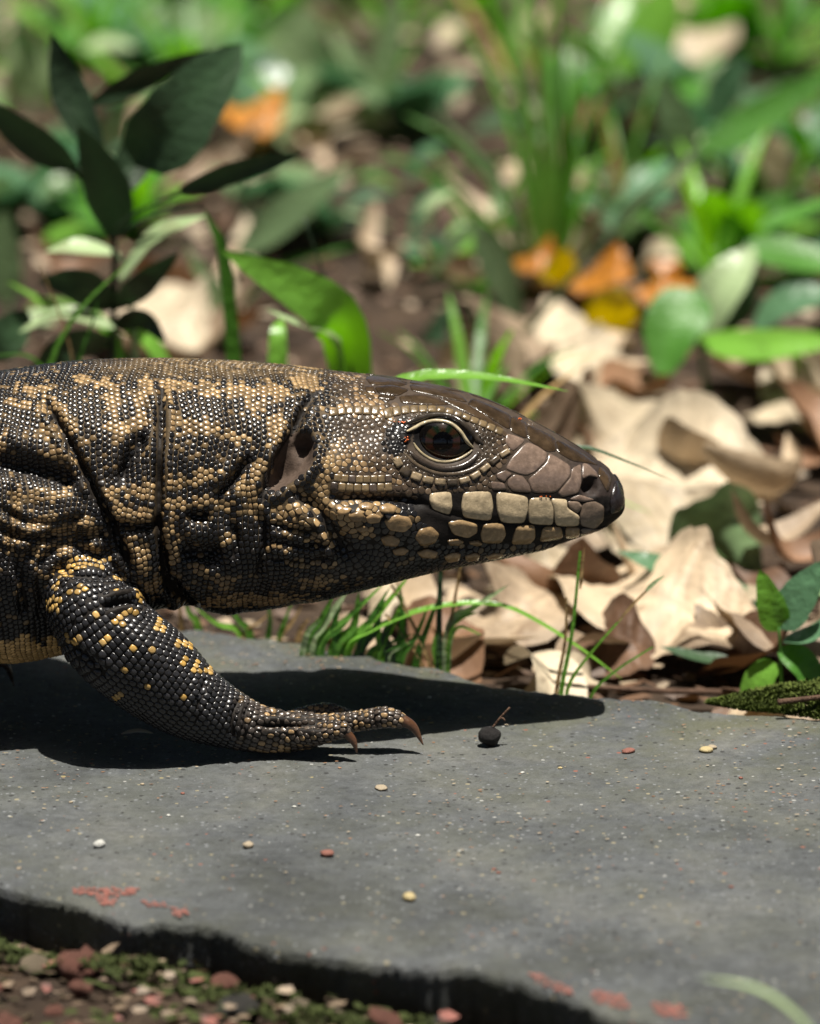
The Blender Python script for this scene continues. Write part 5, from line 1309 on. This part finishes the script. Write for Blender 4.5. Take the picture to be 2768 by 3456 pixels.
WL = {'green': ('low weed with bright green leaves', 'plant', 'bright low weeds'), 'pale': ('low weed with pale sage leaves', 'plant', 'pale low weeds'), 'grassy': ('small tuft of narrow green grass', 'grass', 'small grass tufts'), 'dusky': ('low weed with dusky blue green leaves', 'plant', 'dusky low weeds'), 'strawy': ('thin tuft of green and straw grass', 'grass', 'straw grass tufts')}
cnt = 0
while cnt < 270:
    y = .06 + 1.7 * rs.random() ** .8; x = rs.uniform(-.26 - .22 * y, .26 + .22 * y)
    if cnt >= 190: y = rs.uniform(.2, 2.4); x = rs.choice([-1, 1]) * rs.uniform(.26 + .22 * y, .9 + .3 * y)
    if y < far_y(x) + .03: continue
    if .05 < x < .30 and y < .55: 
        if rs.random() < .85: continue
    if y < .62 and rs.random() < .72: continue
    pq = proj(np.array([[x, y, .01]]))[0]
    if 420 < pq[0] < 800 and 480 < pq[1] < 900: continue
    if 120 < pq[0] < 380 and 380 < pq[1] < 900: continue
    if 1080 < pq[0] < 1480 and 440 < pq[1] < 760: continue
    k = rs.choice([0, 0, 1, 1, 1, 2, 2, 3, 4]); parts, nm = WEEDS[k]
    E = empty('weed' if k not in (2, 4) else 'grass_tuft', (x, y, ground_h(x, y))); E.rotation_euler = (0, 0, rs.uniform(0, 6.3)); sc = rs.uniform(.6, 1.1) * (1 + .6 * min(1, max(0, (y - .5) / .5))); E.scale = (sc, sc, sc)
    zone = near_what(x, y); wl = WL[nm]
    tag(E, f'{wl[0]} {zone}', wl[1], f'{wl[2]} {zone}')
    for me in parts: obj('leaf' if k not in (2, 4) else 'blade', me, E)
    cnt += 1
# twigs
for k in range(26):
    y = .05 + 1.2 * rs.random(); x = rs.uniform(-.26 - .2 * y, .26 + .2 * y)
    if y < far_y(x) + .02: continue
    l = rs.uniform(.03, .09); a = rs.uniform(0, 6.3)
    V, F = tube([np.array([-l / 2, 0, 0]), np.array([0, rs.uniform(-.006, .006), .003]), np.array([l / 2, 0, rs.uniform(-.002, .008)])], .0013, .0008)
    o = obj('twig', mesh('twig', V, F, MAT['twig'])); o.location = (x, y, ground_h(x, y) + .004); o.rotation_euler = (0, 0, a)
    zone = near_what(x, y); tag(o, f'thin brown twig in the leaf litter {zone}', 'twig', f'twigs {zone}')
# crumbs of leaf mould: nobody could count them
def scatter_flakes(n, area, zf, smin, smax, seed):
    r_ = np.random.default_rng(seed); V, T, C = [], [], []
    for k in range(n):
        x, y = area(r_)
        s = r_.uniform(smin, smax); a = r_.uniform(0, 6.28); t1, t2 = r_.normal(0, .5, 2)
        z = zf(x, y) + abs(r_.normal(0, .003)); b = len(V)
        for q in range(5):
            g = a + q * 1.2566; rr = s * r_.uniform(.5, 1)
            V.append((x + rr * math.cos(g), y + .6 * rr * math.sin(g), z + rr * .5 * (t1 * math.cos(g) + t2 * math.sin(g))))
            c = r_.uniform(.5, 1.1); C.append((c, c, c))
        T += [(b, b + 1, b + 2), (b, b + 2, b + 3), (b, b + 3, b + 4)]
    return V, T, C
def bg_area(r_):
    while True:
        y = 2.4 * r_.random() ** 1.3; x = r_.uniform(-.3 - .22 * y, .3 + .22 * y) * (1 if r_.random() < .6 else 2.6)
        if y > far_y(x) + .004: return x, y
V, T, C = scatter_flakes(8000, bg_area, ground_h, .002, .008, 5)
tag(obj('leaf_mould', fast_mesh('leaf_mould', V, T, MAT['brownleaf'], np.array(C))), 'loose brown crumbs of leaf mould covering the soil', 'leaf mould', kind='stuff')
V, T, C = scatter_flakes(4500, bg_area, ground_h, .002, .007, 6)
tag(obj('leaf_crumbs', fast_mesh('leaf_crumbs', V, T, MAT['dry'], np.array(C))), 'loose tan crumbs of dry leaf over the soil', 'leaf crumbs', kind='stuff')

# ------------------------------------------------------------------ small things on the slab
def stone(seed, r, flat=.7, n=2, rough=.25):
    bm = bmesh.new(); bmesh.ops.create_icosphere(bm, subdivisions=n, radius=1)
    for v in bm.verts:
        k = 1 + rough * noise.noise(v.co * 1.3 + Vector((seed * 7.1, 0, 0))) + rough * .5 * noise.noise(v.co * 3 + Vector((seed, 0, 0)))
        v.co = Vector((v.co.x * k * r, v.co.y * k * r * .85, v.co.z * k * r * flat))
    me = bpy.data.meshes.new('stone'); bm.to_mesh(me); bm.free()
    me.polygons.foreach_set('use_smooth', [True] * len(me.polygons)); return me
def on_slab(name, label, cat, px, r, mat, seed, flat=.6, group=None):
    p = at_z(*px, SLAB_Z); me = stone(seed, r, flat); me.materials.append(MAT[mat])
    o = obj(name, me); o.location = (p[0], p[1], slab_z(p[0], p[1]) + r * flat * .75); o.rotation_euler = (0, 0, seed)
    tag(o, label, cat, group)
on_slab('pebble', 'white stone chip lying on the near part of the slab', 'pebble', (210, 1782), .0021, 'chip_white', 1)
on_slab('pebble', 'yellow rounded pebble lying near the front edge of the slab', 'pebble', (862, 1897), .0024, 'chip_yel', 2, .55)
on_slab('pebble', 'brick red pebble lying on the grey slab in front of the hand', 'pebble', (689, 1802), .0022, 'chip_red', 3, .5)
on_slab('pebble', 'beige pebble left of the brick red pebble', 'pebble', (523, 1783), .0018, 'chip_tan', 4)
on_slab('pebble', 'orange yellow crumb lying beside a smaller one near the moss', 'pebble', (1487, 1583), .0026, 'chip_yel', 5, .35)
on_slab('pebble', 'small tan crumb touching the orange yellow crumb', 'pebble', (1499, 1577), .0017, 'chip_tan', 6, .4)
on_slab('pebble', 'flat red chip lying between the berry and the yellow crumb', 'pebble', (1323, 1583), .0024, 'chip_red', 7, .3)
on_slab('pebble', 'pale tan flake lying on the slab in front of the forearm', 'pebble', (803, 1662), .0024, 'chip_tan', 8, .25)
for k, (px, mt) in enumerate([((40, 1830), 'chip_tan'), ((385, 1672), 'chip_red'), ((1050, 1838), 'chip_red'), ((1040, 1830), 'chip_red'), ((355, 1720), 'chip_white'), ((1180, 1620), 'chip_yel'), ((1100, 1630), 'chip_white'), ((1560, 1640), 'chip_red'), ((1540, 1870), 'chip_red'), ((1350, 1890), 'chip_yel'),
                              ((300, 1650), 'chip_tan'), ((620, 1700), 'chip_white'), ((1640, 1620), 'chip_tan'), ((905, 1470), 'chip_white'), ((860, 1450), 'chip_tan'), ((1010, 1512), 'chip_tan'), ((700, 1425), 'chip_tan'), ((1470, 1945), 'chip_red'), ((880, 1760), 'chip_white'), ((150, 1690), 'chip_tan')]):
    nm = {'chip_tan': 'beige', 'chip_red': 'red', 'chip_white': 'white', 'chip_yel': 'yellow'}[mt]
    on_slab('grit', f'tiny {nm} speck of grit lying on the grey slab', 'grit', px, .0008, mt, 20 + k, .4, f'{nm} grit on the slab')
def slab_area(r_):
    while True:
        x = r_.uniform(-.25, .28); y = far_y(x) + (near_y(x) - far_y(x)) * (r_.random() ** 1.5 * .96 + .02)
        if nz(x * 14, y * 14, 21) + .5 * nz(x * 50, y * 50, 22) > r_.uniform(-.35, .55): return x, y
for mt, sd, nm, lb, nn in (('brownleaf', 71, 'soil_crumbs', 'fine brown soil crumbs strewn over the grey slab', 1100), ('chip_tan', 72, 'sand_grains', 'fine pale sand grains strewn over the grey slab', 700)):
    V, T, C = scatter_flakes(nn, slab_area, lambda x, y: slab_z(x, y) - .0018, .0003, .0010, sd)
    V = [(v[0], v[1], slab_z(v[0], v[1]) + .0001 + min(.0006, max(0, v[2] - slab_z(v[0], v[1]) + .0015) * .3)) for v in V]
    tag(obj(nm, fast_mesh(nm, V, T, MAT[mt], np.array(C))), lb, 'crumbs' if nn > 1000 else 'sand', kind='stuff')
# pale flake under the arm
w_ = at_z(290, 1553, SLAB_Z); V, F, C = strip([(-.0052, 0, .0006), (0, .001, .0012), (.0052, 0, .0008)], .0045, (0, 0, 1), 'lance')
o = obj('leaf_flake', mesh('leaf_flake', V, F, MAT['dry_pale'], True, np.array(C))); o.location = (w_[0], w_[1], SLAB_Z + .0006); tag(o, 'pale dry flake lying on the slab under the forearm', 'leaf flake')
# black berry with its stalk
bw = at_z(1031, 1570, SLAB_Z); BR = .0036
BE = empty('berry', (bw[0], bw[1], SLAB_Z)); tag(BE, 'shrivelled black berry with a bent stalk lying on the slab before the claws', 'berry')
me = stone(40, BR, .92, 3, .12); me.materials.append(MAT['berry']); o = obj('fruit', me, BE); o.location = (0, 0, BR * .9)
V, F = tube([(.0006, 0, .0055), (.0022, .0, .0078), (.0036, 0, .0096), (.0064, .0, .0128)], .00045, .00038); obj('stalk', mesh('stalk', V, F, MAT['twig']), BE)
V, F = tube([(.0036, 0, .0094), (.0044, -.0004, .0092), (.0048, -.0006, .0084)], .0004, .0003); obj('stalk', mesh('stalk', V, F, MAT['twig']), BE)
o = obj('fruit_rim', stone(41, .0012, .4, 1), BE); o.data.materials.append(MAT['berry']); o.location = (.0006, 0, BR * 1.72)

# ------------------------------------------------------------------ moss
def moss(label, area, n, hgt, seed, base_h, mat='moss'):
    r_ = np.random.default_rng(seed); V, T, C = [], [], []
    for k in range(n):
        x, y, hh = area(r_)
        z0 = base_h(x, y); z = z0 + hh * r_.uniform(.55, 1)
        for q in range(4):
            a = r_.uniform(0, 6.28); l = hgt * r_.uniform(.5, 1.1); b = len(V); e = r_.uniform(.3, 1.2)
            d = np.array([math.cos(a) * math.cos(e), math.sin(a) * math.cos(e), math.sin(e)]); s_ = np.array([-math.sin(a), math.cos(a), 0]) * l * .28
            p = np.array([x, y, z]); V += [p - s_, p + s_, p + d * l * .6 + s_ * .8, p + d * l]
            T += [(b, b + 1, b + 2), (b, b + 2, b + 3)]
    o = obj('moss', fast_mesh('moss', V, T, MAT[mat])); tag(o, label, 'moss', kind='stuff'); return o
def area_r(r_):
    u = r_.random(); px = 1490 + 300 * u; top = np.interp(px, [1490, 1510, 1560, 1640, 1727, 1800], [1478, 1470, 1466, 1452, 1448, 1450]); bot = np.interp(px, [1490, 1560, 1640, 1727, 1800], [1486, 1500, 1508, 1522, 1530])
    p = at_z(px, bot - (bot - 1482) * r_.random() * .95 - 2, SLAB_Z)
    y0 = at_z(px, bot, SLAB_Z)[1]; hh = max(0, min(1, (p[1] - y0) / .010)) * (bot - top) * .75 / KPX
    return p[0], p[1], hh
moss('cushion of green moss on the far edge of the slab', area_r, 5200, .0016, 3, lambda x, y: SLAB_Z)
V, F = tube([at_z(1638, 1478, .004), at_z(1690, 1472, .0045) , at_z(1760, 1464, .006)], .0010, .0008); o = obj('twig', mesh('twig', V, F, MAT['twig'])); tag(o, 'short brown twig lying on the moss cushion', 'twig')
def area_n(r_):
    x = r_.uniform(-.16, .12); y = near_y(x) - r_.uniform(.0, .03) - .002
    return x, y, max(0, nz(x * 40, y * 40)) * .012
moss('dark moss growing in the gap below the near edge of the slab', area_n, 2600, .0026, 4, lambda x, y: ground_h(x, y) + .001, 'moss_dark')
# rubble in front of the slab
def fg_area(r_):
    x = r_.uniform(-.3, .2); return x, near_y(x) - .004 - r_.random() * .22
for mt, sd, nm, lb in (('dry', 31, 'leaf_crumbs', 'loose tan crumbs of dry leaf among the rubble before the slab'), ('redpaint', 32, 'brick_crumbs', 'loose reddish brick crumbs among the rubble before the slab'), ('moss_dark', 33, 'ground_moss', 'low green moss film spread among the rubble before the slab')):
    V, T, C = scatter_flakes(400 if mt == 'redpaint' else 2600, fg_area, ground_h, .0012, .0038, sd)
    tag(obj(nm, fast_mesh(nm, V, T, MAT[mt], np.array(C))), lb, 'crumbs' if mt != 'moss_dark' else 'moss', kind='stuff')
KINDS = [('brown', [(.3, (.07, .05, .035)), (.7, (.17, .115, .075))]), ('pale tan', [(.3, (.22, .17, .115)), (.7, (.34, .28, .20))]), ('brick red', [(.3, (.17, .075, .055)), (.7, (.30, .135, .10))]), ('dark grey', [(.3, (.04, .038, .035)), (.7, (.10, .095, .085))])]
STN = []
for q, (kn, st) in enumerate(KINDS):
    mt = rough_material(kn.replace(' ', '_') + '_stone', st, 120, .85, .001)
    for k in range(3):
        me = stone(50 + k + 9 * q, 1.0, .7, 2, .4); me.materials.append(mt); STN.append((me, kn))
rs = random.Random(5); cnt = 0
while cnt < 290:
    x = rs.uniform(-.28, .16); y = near_y(x) - .006 - rs.random() ** 1.3 * .24
    if y < -.62: continue
    big = rs.random() < .2; r_ = rs.uniform(.0018, .0055) * (1.6 if big else 1)
    me, kn = STN[rs.choice([0, 1, 2, 0, 1, 2, 3, 4, 5, 6, 7, 8, 6, 7, 9, 10])]
    o = obj('rubble_stone', me); o.scale = (r_, r_, r_); o.location = (x, y, ground_h(x, y) + r_ * .35); o.rotation_euler = (rs.uniform(-.3, .3), rs.uniform(-.3, .3), rs.uniform(0, 6.3))
    sz = 'larger' if big else 'small'; edge = 'tucked under the near edge of the slab' if near_y(x) - y < .045 else 'out in the rubble before the slab'
    tag(o, f'{sz} {kn} stone {edge}', 'stone', f'{sz} {kn} stones {edge}'); cnt += 1
rs2 = random.Random(9)
for k in range(16):
    x = rs2.uniform(-.2, .15); y = near_y(x) - .02 - rs2.random() * .15
    lay(DRY[rs2.randrange(7)], 'fallen_leaf', 'small dry leaf lying among the rubble in front of the slab', 'dry leaves among the rubble', x, y, ground_h(x, y) + .008, rs2.uniform(0, 6), rs2.gauss(0, .3), rs2.gauss(0, .3), rs2.uniform(.3, .6))

# ------------------------------------------------------------------ unseen trees added around the clearing to block sky light and deepen shadows
MAT['crown'] = leaf_material('tree_leaf', (.035, .085, .018), trans=.3)
def tree(x, y, h, r, seed, n=1700):
    r_ = np.random.default_rng(seed); E = empty('tree', (x, y, ground_h(x, y) - .02)); tag(E, 'unseen leafy tree added around the clearing to block sky light', 'tree', 'unseen trees added to block sky light')
    V, F = tube([(0, 0, 0), (.05, .03, h * .4), (.0, .1, h * .8)], .12, .05, 9); obj('trunk', mesh('trunk', V, F, MAT['bark']), E)
    VV, TT = [], []
    cl = r_.normal(0, 1, (26, 3)); cl /= np.linalg.norm(cl, axis=1, keepdims=True); cl *= r_.uniform(.45, .95, (26, 1))
    for k in range(n):
        c = cl[r_.integers(26)] * np.array([r, r, h * .42]) + r_.normal(0, .22 * r, 3) + np.array([0, 0, h * .62])
        if c[2] < .25: continue
        a = r_.uniform(0, 6.28); s = r_.uniform(.09, .17); t_ = r_.normal(0, .5, 2); d = np.array([math.cos(a), math.sin(a), t_[0]]) * s; e_ = np.array([-math.sin(a), math.cos(a), t_[1]]) * s * .45
        b = len(VV); VV += [c - d, c + e_, c + d, c - e_]; TT += [(b, b + 1, b + 2), (b, b + 2, b + 3)]
    obj('crown', fast_mesh('crown', VV, TT, MAT['crown'], np.ones((len(VV), 3))), E)
for k in range(11):
    a = 6.283 * k / 11 + .35
    tree(.2 + 3.7 * math.cos(a), .25 + 3.9 * math.sin(a), 6.0 + .7 * math.sin(k * 2.3), 1.75, 60 + k, 3400)
